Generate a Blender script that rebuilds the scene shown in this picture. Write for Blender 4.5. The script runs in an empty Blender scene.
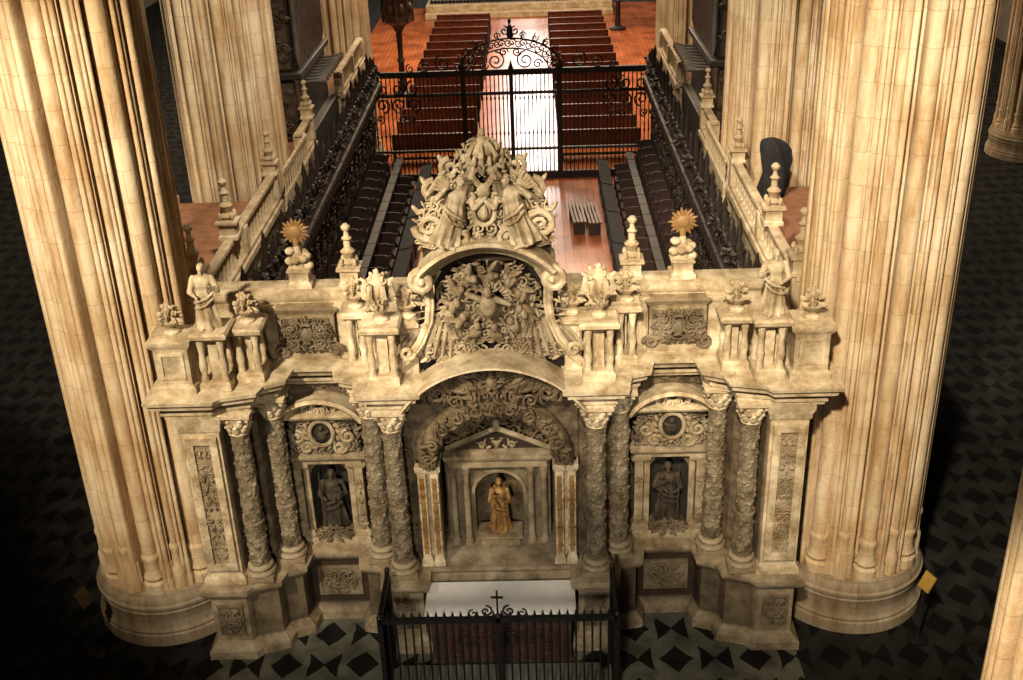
import bpy, math, random
from mathutils import Vector, Matrix, noise
S = bpy.context.scene
COL = S.collection
PI = math.pi
try:
    S.view_settings.view_transform = 'Standard'
    S.view_settings.look = 'None'
except Exception as e:
    print(e)

# ------------------------------------------------------------------ camera
D, TH, PS, RO, F = 12.74, math.radians(26.4), math.radians(1.53), math.radians(2.07), 1126.0
CP = Vector((.62, -D, 11.29))
fw = Vector((-math.sin(PS)*math.cos(TH), math.cos(PS)*math.cos(TH), -math.sin(TH)))
r0 = Vector((math.cos(PS), math.sin(PS), 0)); u0 = r0.cross(fw)
rt = r0*math.cos(RO) - u0*math.sin(RO); up = u0*math.cos(RO) + r0*math.sin(RO)
cam = bpy.data.cameras.new('camera'); co = bpy.data.objects.new('camera', cam); COL.objects.link(co)
cam.sensor_width = 36; cam.lens = 36*F/1023.0; cam.clip_end = 300
M = Matrix((rt, up, -fw)).transposed().to_4x4(); M.translation = CP
co.matrix_world = M
S.camera = co

# ------------------------------------------------------------------ mesh builder
class MB:
    def __init__(s): s.v = []; s.f = []
    def add(s, vs, fs, m=None):
        b = len(s.v)
        s.v += [tuple(m @ Vector(v)) for v in vs] if m else [tuple(v) for v in vs]
        flip = m is not None and m.determinant() < 0
        for f in fs:
            g = [b+i for i in f]
            s.f.append(g[::-1] if flip else g)
    def merge(s, o, m=None): s.add(o.v, o.f, m)
    def box(s, x0, x1, y0, y1, z0, z1, m=None):
        if x0 > x1: x0, x1 = x1, x0
        if y0 > y1: y0, y1 = y1, y0
        s.add([(x0,y0,z0),(x1,y0,z0),(x1,y1,z0),(x0,y1,z0),(x0,y0,z1),(x1,y0,z1),(x1,y1,z1),(x0,y1,z1)],
              [(3,2,1,0),(4,5,6,7),(0,1,5,4),(1,2,6,5),(2,3,7,6),(3,0,4,7)], m)
    def rings(s, rings, cap0=True, cap1=True, m=None, closed=True):
        n = len(rings[0]); vs = [p for r in rings for p in r]; fs = []
        for k in range(len(rings)-1):
            for i in range(n if closed else n-1):
                j = (i+1) % n
                fs.append((k*n+i, k*n+j, (k+1)*n+j, (k+1)*n+i))
        if cap0: fs.append(tuple(range(n))[::-1])
        if cap1: fs.append(tuple((len(rings)-1)*n+i for i in range(n)))
        s.add(vs, fs, m)
    def lathe(s, prof, n=16, c=(0,0,0), m=None):
        s.rings([[(c[0]+r*math.cos(2*PI*i/n), c[1]+r*math.sin(2*PI*i/n), c[2]+z) for i in range(n)] for r, z in prof], m=m)
    def ell(s, c, r, rot=None, n=9, k=6, m=None):
        R = rot if rot else Matrix.Identity(3); c = Vector(c); vs = []; fs = []
        vs.append(c + R @ Vector((0,0,-r[2])))
        for a in range(1, k):
            t = -PI/2 + PI*a/k
            for i in range(n):
                p = 2*PI*i/n
                vs.append(c + R @ Vector((r[0]*math.cos(t)*math.cos(p), r[1]*math.cos(t)*math.sin(p), r[2]*math.sin(t))))
        vs.append(c + R @ Vector((0,0,r[2])))
        for i in range(n):
            fs.append((0, 1+(i+1)%n, 1+i))
            for a in range(k-2):
                fs.append((1+a*n+i, 1+a*n+(i+1)%n, 1+(a+1)*n+(i+1)%n, 1+(a+1)*n+i))
            fs.append((1+(k-2)*n+i, 1+(k-2)*n+(i+1)%n, len(vs)-1))
        s.add(vs, fs, m)
    def tube(s, pts, rad, n=6, m=None):
        pts = [Vector(p) for p in pts]
        if not isinstance(rad, (list, tuple)): rad = [rad]*len(pts)
        t = (pts[1]-pts[0]).normalized()
        ref = Vector((0,0,1)) if abs(t.z) < .9 else Vector((0,1,0))
        a = t.cross(ref).normalized(); rings = []
        for i, p in enumerate(pts):
            if i == 0: t = pts[1]-pts[0]
            elif i == len(pts)-1: t = pts[-1]-pts[-2]
            else: t = pts[i+1]-pts[i-1]
            t = t.normalized(); a = (a - t*a.dot(t))
            a = a.normalized() if a.length > 1e-6 else t.orthogonal().normalized()
            b = t.cross(a)
            rings.append([p + (a*math.cos(2*PI*j/n) + b*math.sin(2*PI*j/n))*rad[i] for j in range(n)])
        s.rings(rings, m=m)
    def cap(s, a, b, ra, rb, n=10):
        s.tube([a, b], [ra, rb], n); s.ell(a, (ra,)*3); s.ell(b, (rb,)*3)
    def foot(s, poly, prof, m=None):        # closed CCW footprint, profile of (outset, z)
        n = len(poly); nor = []
        for i in range(n):
            p, q, r = Vector(poly[i-1]), Vector(poly[i]), Vector(poly[(i+1) % n])
            d1 = (q-p).normalized(); d2 = (r-q).normalized()
            n1 = Vector((d1.y, -d1.x)); n2 = Vector((d2.y, -d2.x))
            b = n1+n2; k = 1+n1.dot(n2)
            nor.append(b/max(k, .35))
        s.rings([[(poly[i][0]+nor[i].x*o, poly[i][1]+nor[i].y*o, z) for i in range(n)] for o, z in prof], m=m)
    def rect(s, x0, x1, y0, y1, prof):
        if x0 > x1: x0, x1 = x1, x0
        s.foot([(x0,y0),(x1,y0),(x1,y1),(x0,y1)], prof)
    def xz(s, poly, y0, y1):                # polygon in XZ (CCW seen from the front), extruded along Y
        s.rings([[(x, y0, z) for x, z in poly], [(x, y1, z) for x, z in poly]])
    def arc(s, cx, cz, R, a0, a1, prof, n=24):   # prof: closed loop of (dr, y)
        rings = []
        for k in range(n+1):
            a = a0+(a1-a0)*k/n
            rings.append([(cx+(R+dr)*math.sin(a), y, cz+(R+dr)*math.cos(a)) for dr, y in prof])
        s.rings(rings)
    def frame(s, x0, x1, z0, z1, y0, y1, t):
        if x0 > x1: x0, x1 = x1, x0
        s.box(x0, x1, y0, y1, z0, z0+t); s.box(x0, x1, y0, y1, z1-t, z1)
        s.box(x0, x0+t, y0, y1, z0+t, z1-t); s.box(x1-t, x1, y0, y1, z0+t, z1-t)
    def arched(s, x0, x1, z0, z1, cx, ox, zo, sp, y0, y1, n=14):
        s.box(x0, cx-ox, y0, y1, z0, z1); s.box(cx+ox, x1, y0, y1, z0, z1)
        if zo > z0: s.box(cx-ox, cx+ox, y0, y1, z0, zo)
        A = [(cx-ox*math.cos(PI*i/n), sp+ox*math.sin(PI*i/n)) for i in range(n+1)]
        for i in range(n):
            (xa, za), (xb, zb) = A[i], A[i+1]
            s.add([(xa,y0,za),(xb,y0,zb),(xb,y0,z1),(xa,y0,z1),(xa,y1,za),(xb,y1,zb),(xb,y1,z1),(xa,y1,z1)],
                  [(0,1,2,3),(7,6,5,4),(4,5,1,0),(3,2,6,7)])
    def build(s, name, mat, parent=None, loc=(0,0,0), angle=38, bevel=0, rotz=0):
        me = bpy.data.meshes.new(name); me.from_pydata(s.v, [], s.f); me.update()
        return link(name, me, mat, parent, loc, angle, bevel, rotz)

def link(name, me, mat, parent=None, loc=(0,0,0), angle=38, bevel=0, rotz=0):
    if len(me.materials) == 0: me.materials.append(mat)
    for p in me.polygons: p.use_smooth = True
    try: me.set_sharp_from_angle(angle=math.radians(angle))
    except Exception: pass
    o = bpy.data.objects.new(name, me); COL.objects.link(o)
    o.location = loc; o.rotation_euler = (0,0,rotz)
    if parent: o.parent = parent
    if bevel:
        b = o.modifiers.new('bevel', 'BEVEL'); b.width = bevel; b.segments = 2; b.limit_method = 'ANGLE'
    return o

def fuse(mb, voxel=.014, it=2):
    me = bpy.data.meshes.new('tmp'); me.from_pydata(mb.v, [], mb.f)
    o = bpy.data.objects.new('tmp', me); COL.objects.link(o)
    r = o.modifiers.new('r', 'REMESH'); r.mode = 'VOXEL'; r.voxel_size = voxel
    sm = o.modifiers.new('s', 'SMOOTH'); sm.iterations = it; sm.factor = .4
    dg = bpy.context.evaluated_depsgraph_get()
    out = bpy.data.meshes.new_from_object(o.evaluated_get(dg))
    bpy.data.objects.remove(o); bpy.data.meshes.remove(me)
    return out

def tag(o, label, cat, group=None, kind=None):
    o['label'] = label; o['category'] = cat
    if group: o['group'] = group
    if kind: o['kind'] = kind
    return o
def thing(name, label, cat, loc=(0,0,0), rotz=0, group=None):
    o = bpy.data.objects.new(name, None); COL.objects.link(o); o.empty_display_size = .2
    o.location = loc; o.rotation_euler = (0,0,rotz)
    return tag(o, label, cat, group)
def struct(o): o['kind'] = 'structure'; return o
def dup(root, loc, rotz, label, scale=None):
    r = root.copy(); COL.objects.link(r); r.location = loc; r.rotation_euler = (0,0,rotz); r['label'] = label
    if scale: r.scale = scale
    for ch in list(root.children):
        c = ch.copy(); COL.objects.link(c); c.parent = r
        for g in list(ch.children):
            d = g.copy(); COL.objects.link(d); d.parent = c
    return r
ORD = ['first','second','third','fourth','fifth','sixth','seventh','eighth','ninth','tenth','eleventh','twelfth','thirteenth',
       'fourteenth','fifteenth','sixteenth','seventeenth','eighteenth','nineteenth','twentieth','twenty-first','twenty-second','twenty-third','twenty-fourth']
SIDE = {-1:'left', 1:'right'}

# ------------------------------------------------------------------ materials
def base_mat(name, rough=.8, metal=0):
    m = bpy.data.materials.new(name); m.use_nodes = True
    nt = m.node_tree; b = nt.nodes['Principled BSDF']
    b.inputs['Roughness'].default_value = rough; b.inputs['Metallic'].default_value = metal
    return m, nt, b
def ramp(nt, src, p0, c0, p1, c1):
    r = nt.nodes.new('ShaderNodeValToRGB'); e = r.color_ramp.elements
    e[0].position = p0; e[1].position = p1; e[0].color = (*c0,1); e[1].color = (*c1,1)
    nt.links.new(src, r.inputs[0]); return r
def mult(nt, a, b):
    mx = nt.nodes.new('ShaderNodeMix'); mx.data_type = 'RGBA'; mx.blend_type = 'MULTIPLY'; mx.inputs['Factor'].default_value = 1
    nt.links.new(a, mx.inputs['A']); nt.links.new(b, mx.inputs['B']); return mx.outputs['Result']
def noise_mat(name, c1, c2, scale=4, rough=.8, metal=0, bump=.2, bscale=30, c3=None, stretch=(1,1,1), cavity_and_grime=0):
    m, nt, b = base_mat(name, rough, metal)
    tc = nt.nodes.new('ShaderNodeTexCoord'); mp = nt.nodes.new('ShaderNodeMapping'); mp.inputs['Scale'].default_value = stretch
    nt.links.new(tc.outputs['Object'], mp.inputs[0])
    n = nt.nodes.new('ShaderNodeTexNoise'); n.inputs['Scale'].default_value = scale; n.inputs['Detail'].default_value = 6
    nt.links.new(mp.outputs[0], n.inputs['Vector'])
    r = ramp(nt, n.outputs['Fac'], .33, c1, .67, c2)
    if c3:
        e = r.color_ramp.elements.new(.5); e.color = (*c3, 1)
    out = r.outputs[0]
    if cavity_and_grime:                                # colour darkened in the hollows, plus soft stains of the old stone
        g = nt.nodes.new('ShaderNodeNewGeometry'); q = 1-cavity_and_grime
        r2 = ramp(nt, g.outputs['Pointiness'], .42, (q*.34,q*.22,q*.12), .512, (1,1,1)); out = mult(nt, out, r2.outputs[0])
        n3 = nt.nodes.new('ShaderNodeTexNoise'); n3.inputs['Scale'].default_value = 3.2; n3.inputs['Detail'].default_value = 12; n3.inputs['Roughness'].default_value = .75
        nt.links.new(tc.outputs['Object'], n3.inputs['Vector'])
        q2 = 1-cavity_and_grime*.78
        r3 = ramp(nt, n3.outputs['Fac'], .38, (q2,q2*.83,q2*.62), .61, (1,1,1)); out = mult(nt, out, r3.outputs[0])
    nt.links.new(out, b.inputs['Base Color'])
    if bump:
        n2 = nt.nodes.new('ShaderNodeTexNoise'); n2.inputs['Scale'].default_value = bscale; n2.inputs['Detail'].default_value = 4
        nt.links.new(tc.outputs['Object'], n2.inputs['Vector'])
        bp = nt.nodes.new('ShaderNodeBump'); bp.inputs['Strength'].default_value = bump; bp.inputs['Distance'].default_value = .03
        nt.links.new(n2.outputs['Fac'], bp.inputs['Height']); nt.links.new(bp.outputs[0], b.inputs['Normal'])
    return m
def pier_mat(name, c1, c2, mo, stain):
    m, nt, b = base_mat(name, .85)
    N = nt.nodes.new; L = nt.links.new
    tc = N('ShaderNodeTexCoord'); sp = N('ShaderNodeSeparateXYZ'); L(tc.outputs['Object'], sp.inputs[0])
    at = N('ShaderNodeMath'); at.operation = 'ARCTAN2'; L(sp.outputs[1], at.inputs[0]); L(sp.outputs[0], at.inputs[1])
    cb = N('ShaderNodeCombineXYZ'); L(at.outputs[0], cb.inputs[0]); L(sp.outputs[2], cb.inputs[1])
    br = N('ShaderNodeTexBrick'); L(cb.outputs[0], br.inputs['Vector'])
    br.inputs['Color1'].default_value = (*c1,1); br.inputs['Color2'].default_value = (*c2,1)
    br.inputs['Mortar'].default_value = (*mo,1); br.inputs['Scale'].default_value = 1
    br.inputs['Mortar Size'].default_value = .007; br.inputs['Mortar Smooth'].default_value = .6
    br.inputs['Brick Width'].default_value = .55; br.inputs['Row Height'].default_value = .42
    mp = N('ShaderNodeMapping'); mp.inputs['Scale'].default_value = (3.5,3.5,.7); L(tc.outputs['Object'], mp.inputs[0])
    n = N('ShaderNodeTexNoise'); n.inputs['Scale'].default_value = 1.4; n.inputs['Detail'].default_value = 10; n.inputs['Roughness'].default_value = .7; L(mp.outputs[0], n.inputs['Vector'])
    r = ramp(nt, n.outputs['Fac'], .34, stain, .57, (1,1,1))
    n4 = N('ShaderNodeTexNoise'); n4.inputs['Scale'].default_value = .8; n4.inputs['Detail'].default_value = 7; L(tc.outputs['Object'], n4.inputs['Vector'])
    r4 = ramp(nt, n4.outputs['Fac'], .38, (.76,.66,.54), .60, (1,1,1))
    g = N('ShaderNodeNewGeometry'); r2 = ramp(nt, g.outputs['Pointiness'], .42, (.17,.095,.045), .4995, (1,1,1))  # groove shade deepened in the colour through pointiness
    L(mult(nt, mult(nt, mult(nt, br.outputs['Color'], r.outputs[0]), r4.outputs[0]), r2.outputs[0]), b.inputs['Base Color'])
    n2 = N('ShaderNodeTexNoise'); n2.inputs['Scale'].default_value = 18; L(tc.outputs['Object'], n2.inputs['Vector'])
    bp = N('ShaderNodeBump'); bp.inputs['Strength'].default_value = .3; bp.inputs['Distance'].default_value = .03
    L(n2.outputs['Fac'], bp.inputs['Height']); L(bp.outputs[0], b.inputs['Normal'])
    return m
def tile_mat(name, c1, c2, cell, rough):
    """grey paving inlaid with dark lozenges and bow-ties in alternate cells"""
    m, nt, b = base_mat(name, rough)
    N = nt.nodes.new; L = nt.links.new
    def ma(op, a, bb=None, c=None):
        q = N('ShaderNodeMath'); q.operation = op
        for i, v in enumerate((a, bb, c)):
            if v is None: continue
            if isinstance(v, (int, float)): q.inputs[i].default_value = v
            else: L(v, q.inputs[i])
        return q.outputs[0]
    tc = N('ShaderNodeTexCoord')
    nd = N('ShaderNodeTexNoise'); nd.inputs['Scale'].default_value = 4; nd.inputs['Detail'].default_value = 3; L(tc.outputs['Object'], nd.inputs['Vector'])
    va = N('ShaderNodeVectorMath'); va.operation = 'MULTIPLY_ADD'; va.inputs[1].default_value = (.09,.09,0); L(nd.outputs['Color'], va.inputs[0]); L(tc.outputs['Object'], va.inputs[2])
    sp = N('ShaderNodeSeparateXYZ'); L(va.outputs[0], sp.inputs[0])
    gx = ma('DIVIDE', sp.outputs[0], cell); gy = ma('DIVIDE', sp.outputs[1], cell*1.15)
    u = ma('ABSOLUTE', ma('SUBTRACT', ma('FRACT', gx), .5)); v = ma('ABSOLUTE', ma('SUBTRACT', ma('FRACT', gy), .5))
    dia = ma('LESS_THAN', ma('ADD', u, v), .42)
    bow = ma('MULTIPLY', ma('LESS_THAN', v, ma('MULTIPLY_ADD', u, .9, .02)), ma('LESS_THAN', u, .40))
    par = ma('MODULO', ma('ABSOLUTE', ma('ADD', ma('FLOOR', gx), ma('FLOOR', gy))), 2)
    dark = ma('ADD', ma('MULTIPLY', dia, par), ma('MULTIPLY', bow, ma('SUBTRACT', 1, par)))
    n = N('ShaderNodeTexNoise'); n.inputs['Scale'].default_value = 2.5; n.inputs['Detail'].default_value = 8; L(tc.outputs['Object'], n.inputs['Vector'])
    r = ramp(nt, n.outputs['Fac'], .35, (.4,.4,.37), .65, (1,1,1))
    mx = N('ShaderNodeMix'); mx.data_type = 'RGBA'; L(dark, mx.inputs['Factor']); mx.inputs['A'].default_value = (*c1,1); mx.inputs['B'].default_value = (*c2,1)
    L(mult(nt, mx.outputs['Result'], r.outputs[0]), b.inputs['Base Color'])
    b.inputs['Specular IOR Level'].default_value = .15
    return m
def plank_mat(name, c1, c2, mortar, rough=.3):
    m, nt, b = base_mat(name, rough)
    N = nt.nodes.new; L = nt.links.new
    tc = N('ShaderNodeTexCoord'); mp = N('ShaderNodeMapping'); mp.inputs['Rotation'].default_value = (0,0,PI/2); L(tc.outputs['Object'], mp.inputs[0])
    br = N('ShaderNodeTexBrick'); L(mp.outputs[0], br.inputs['Vector'])
    br.inputs['Color1'].default_value = (*c1,1); br.inputs['Color2'].default_value = (*c2,1); br.inputs['Mortar'].default_value = (*mortar,1)
    br.inputs['Scale'].default_value = 1; br.inputs['Mortar Size'].default_value = .006; br.inputs['Brick Width'].default_value = 2.4; br.inputs['Row Height'].default_value = .2
    n = N('ShaderNodeTexNoise'); n.inputs['Scale'].default_value = .8; n.inputs['Detail'].default_value = 6; L(tc.outputs['Object'], n.inputs['Vector'])
    r = ramp(nt, n.outputs['Fac'], .35, (.55,.47,.43), .62, (1,1,1))
    L(mult(nt, br.outputs['Color'], r.outputs[0]), b.inputs['Base Color'])
    return m

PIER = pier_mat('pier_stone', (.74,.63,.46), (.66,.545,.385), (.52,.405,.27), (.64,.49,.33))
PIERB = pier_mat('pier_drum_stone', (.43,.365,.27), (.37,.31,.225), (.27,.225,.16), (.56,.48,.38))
MARB = noise_mat('aged_marble', (.27,.215,.14), (.47,.39,.27), 2.5, .75, 0, .3, 40, (.37,.305,.205), cavity_and_grime=.72)
CREAM = noise_mat('cream_carved_stone', (.52,.435,.295), (.75,.645,.47), 4, .8, 0, .3, 40, cavity_and_grime=.72)
GREYM = noise_mat('greyish_marble', (.135,.108,.07), (.275,.225,.152), 3, .7, 0, .3, 30, cavity_and_grime=.7)
COLM = noise_mat('mottled_column_marble', (.18,.147,.098), (.37,.31,.215), 9, .65, 0, .3, 40, cavity_and_grime=.82)
DARKS = noise_mat('dark_carved_stone', (.075,.055,.033), (.21,.16,.098), 6, .75, 0, .3, 40, cavity_and_grime=.75)
ARCHM = noise_mat('grey_brown_carving', (.10,.072,.041), (.26,.195,.117), 6, .7, 0, .3, 40, cavity_and_grime=.75)
BRONZ = noise_mat('brown_gilt_carving', (.17,.095,.04), (.40,.25,.115), 6, .6, .1, .3, 40, cavity_and_grime=.55)
GILT = noise_mat('dull_gilding', (.27,.15,.05), (.46,.28,.10), 6, .55, .2, .2, 40, cavity_and_grime=.5)
SUNG = noise_mat('dull_sun_gilding', (.20,.11,.042), (.32,.19,.07), 6, .6, .15, .2, 40)
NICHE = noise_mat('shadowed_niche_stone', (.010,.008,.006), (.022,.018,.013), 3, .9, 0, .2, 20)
SAINT = noise_mat('dark_statue_stone', (.020,.015,.010), (.070,.053,.034), 6, .8, 0, .3, 40, cavity_and_grime=.5)  # very dark stone colour for niche figures, busts and the altar body
SANDS = noise_mat('choir_wall_sandstone', (.44,.36,.245), (.62,.52,.37), 2.2, .85, 0, .25, 20, cavity_and_grime=.5)
TERRA = noise_mat('terracotta_roof', (.22,.09,.048), (.34,.16,.085), 4, .85, 0, .2, 20)
IRON = noise_mat('black_iron', (.006,.006,.007), (.014,.012,.011), 8, .55, .3, .1, 40)
WALNUT = noise_mat('black_walnut', (.006,.004,.003), (.018,.010,.007), 5, .6, 0, .2, 30, stretch=(1,1,.3))
OAK = noise_mat('dark_carved_oak', (.025,.015,.009), (.08,.05,.03), 5, .5, 0, .2, 30)
MAROON = noise_mat('dark_maroon_wood', (.012,.005,.004), (.032,.011,.007), 5, .7, 0, .1, 30)
PEWM = noise_mat('red_brown_pew_wood', (.065,.018,.009), (.145,.039,.017), 5, .45, 0, .1, 30)
BENCH = noise_mat('worn_brown_bench', (.085,.045,.024), (.16,.09,.05), 5, .5, 0, .1, 30)
WHITE = noise_mat('white_altar_linen', (.80,.78,.74), (.86,.85,.82), 3, .9, 0, .1, 60)
FRONT = noise_mat('red_brown_frontal', (.030,.012,.007), (.065,.028,.016), 6, .7)
CLOTHB = noise_mat('black_cover_cloth', (.006,.006,.008), (.018,.018,.022), 5, .9)
YELL = noise_mat('yellow_sign_face', (.30,.18,.03), (.38,.24,.05), 3, .6, 0, 0)
PIPE = noise_mat('tin_pipe_metal', (.28,.27,.25), (.42,.41,.38), 4, .35, .8, .05)
WALLM = noise_mat('aisle_wall_stone', (.12,.095,.065), (.18,.15,.11), 1.5, .9)
TILE = tile_mat('aisle_paving', (.027,.0265,.025), (.007,.007,.0075), .56, .8)  # darkness of the aisles put into the paving colour
TILE2 = tile_mat('lit_front_paving', (.19,.185,.145), (.016,.016,.015), .56, .75)  # same paving, lighter: the lit area before the altarpiece is painted in
REDF = plank_mat('red_plank_floor', (.46,.145,.055), (.37,.11,.042), (.11,.036,.017), .27)
GREYP = noise_mat('grey_step_stone', (.10,.096,.088), (.17,.163,.148), 3, .7)

# ------------------------------------------------------------------ the setting
m = MB(); m.box(-22, 22, -10, 70, -.2, 0); struct(m.build('floor', TILE))
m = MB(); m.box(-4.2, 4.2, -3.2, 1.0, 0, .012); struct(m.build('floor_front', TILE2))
m = MB(); m.box(-22.3, -22, -10, 70, 0, 20); struct(m.build('wall_left', WALLM))
m = MB(); m.box(22, 22.3, -10, 70, 0, 20); struct(m.build('wall_right', WALLM))
m = MB(); m.box(-22, 22, 70, 70.3, 0, 20); struct(m.build('wall_back', WALLM))
m = MB(); m.box(-7.5, 7.5, 22.0, 52, 0, .02); m.box(-3.2, 3.3, 2.5, 21.98, 0, .02); struct(m.build('floor_planks', REDF))

# ------------------------------------------------------------------ clustered piers
SH = []
for k in range(8): SH.append((k*PI/4+.05, .865, .125 if k % 2 else .10))
for k in range(8): SH.append((k*PI/4+PI/8+.06, .925, .065 if k % 2 else .048))
for k in range(8):
    for q, d, r in ((-.215,.945,.030),(.225,.95,.026),(.29,.93,.034),(.345,.89,.016),(-.265,.90,.018),(.185,.89,.017),(.525,.945,.026),(.575,.90,.016)): SH.append((k*PI/4+q+(.02 if k % 2 else 0), d, r))
def pier_r(p):
    r = .745
    for a, d, q in SH:
        dl = (p-a+PI) % (2*PI)-PI
        if abs(dl) < PI/2 and abs(d*math.sin(dl)) < q:
            r = max(r, d*math.cos(dl)+math.sqrt(q*q-(d*math.sin(dl))**2))
    return r
NP = 880
PR = [pier_r(2*PI*i/NP)*1.012 for i in range(NP)]
def make_pier(H=17):
    sh = MB()
    sh.rings([[(PR[i]*math.cos(2*PI*i/NP), PR[i]*math.sin(2*PI*i/NP), z) for i in range(NP)] for z in (.85, 5, 10, H)])
    b = MB()
    b.lathe([(1.16,0),(1.16,.18),(1.13,.20),(1.14,.24),(1.10,.30),(1.09,.52),(1.11,.55),(1.10,.58),(1.13,.63),(1.13,.67),(1.10,.70),(1.10,.75),(1.07,.80),(1.04,.86),(.9,.87)], 56)
    sb = MB()
    for a, d, q in SH[:8]:
        sb.lathe([(q+.07,.84),(q+.07,1.0),(q+.03,1.04),(q+.055,1.10),(q+.02,1.18),(q+.016,1.36),(q+.035,1.42),(q+.035,1.46),(q,1.52)], 14, (d*math.cos(a), d*math.sin(a), 0))
    for a, d, q in SH[8:16]:
        sb.lathe([(q+.05,.84),(q+.05,1.2),(q+.02,1.25),(q+.015,1.5),(q+.03,1.55),(q+.03,1.60),(q,1.66)], 10, (d*math.cos(a), d*math.sin(a), 0))
    for a, d, q in SH[16:]:
        sb.lathe([(q+.02,.84),(q+.02,1.05),(q+.008,1.08),(q+.012,1.3),(q,1.36)], 8, (d*math.cos(a), d*math.sin(a), 0))
    return sh, b, sb
psh, pb, psb = make_pier()
pier0 = thing('clustered_pier', 'huge pale clustered pier at the left end of the altarpiece', 'pillar', (-5.1,1.25,0), 0, 'clustered stone piers')
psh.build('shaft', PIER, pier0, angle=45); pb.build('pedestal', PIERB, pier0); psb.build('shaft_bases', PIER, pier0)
dup(pier0, (5.2,1.25,0), 0, 'huge pale clustered pier at the right end of the altarpiece')
dup(pier0, (-5.46,9.6,0), .2, 'second pier behind, rising beside the left choir parapet', (1.06,1.06,1))
dup(pier0, (5.50,9.6,0), .2, 'second pier behind, rising beside the right choir parapet', (1.06,1.06,1))
dup(pier0, (-5.35,22.7,0), 0, 'distant pier at the left end of the choir grille')
dup(pier0, (5.45,22.7,0), 0, 'distant pier at the right end of the choir grille')
dup(pier0, (5.12,-6.0,0), .13, 'near pier cut off at the lower right corner of the photo')
dup(pier0, (16.4,22.7,0), 0, 'dim far pier in the dark right aisle')

# ------------------------------------------------------------------ carving helpers
def spiral(cx, cz, R, turns, a0, d, y, k=16, dy=0):
    return [(cx+R*(1-.82*t)*math.cos(a0+d*turns*2*PI*t), y-dy*t, cz+R*(1-.82*t)*math.sin(a0+d*turns*2*PI*t)) for t in [i/k for i in range(k+1)]]
def carve(mb, cx, cz, w, h, y, dep, seed, n=24, ns=5, shape='ell', s=1.0, mirror=True, inside=None, thin=1.0):
    rnd = random.Random(seed)
    if inside is None:
        def inside(x, z): return shape == 'rect' or (x/(w/2))**2+(z/(h/2))**2 < 1
    k = 0; tries = 0
    while k < n and tries < 6000:
        tries += 1
        x = rnd.uniform(0 if mirror else -w/2, w/2); z = rnd.uniform(-h/2, h/2)
        if not inside(x, z): continue
        a = rnd.uniform(.055,.11)*s; b = a*rnd.uniform(.22,.38)*thin; an = rnd.uniform(0, PI)
        fall = 1-.6*((x/(w/2))**2+(z/(h/2))**2)/2
        yy = y-dep*fall*rnd.uniform(.15,.95)
        for sx in ((1,-1) if mirror else (1,)):
            mb.ell((cx+sx*x, yy, cz+z), (a, b*1.5, b), Matrix.Rotation(an*sx, 3, 'Y') @ Matrix.Rotation(rnd.uniform(-.5,.5), 3, 'Z'), 8, 5)
        k += 1
    for i in range(ns):
        for t in range(80):
            x = rnd.uniform(0.05 if mirror else -w/2, w/2*.85); z = rnd.uniform(-h/2*.85, h/2*.85)
            if inside(x*1.1, z*1.1): break
        R = rnd.uniform(.08,.14)*s; a0 = rnd.uniform(0, 2*PI); d = rnd.choice((-1,1)); yy = y-dep*rnd.uniform(.4,.8)
        for sx in ((1,-1) if mirror else (1,)):
            P = [(cx+sx*(x+p[0]), p[1], cz+z+p[2]) for p in spiral(0, 0, R, 1.4, a0, d, yy, 18, .03)]
            mb.tube(P, [.026*s*(1-.5*i/18) for i in range(19)], 6)
            mb.ell(P[-1], (.033*s,.033*s,.033*s), None, 7, 5)

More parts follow.
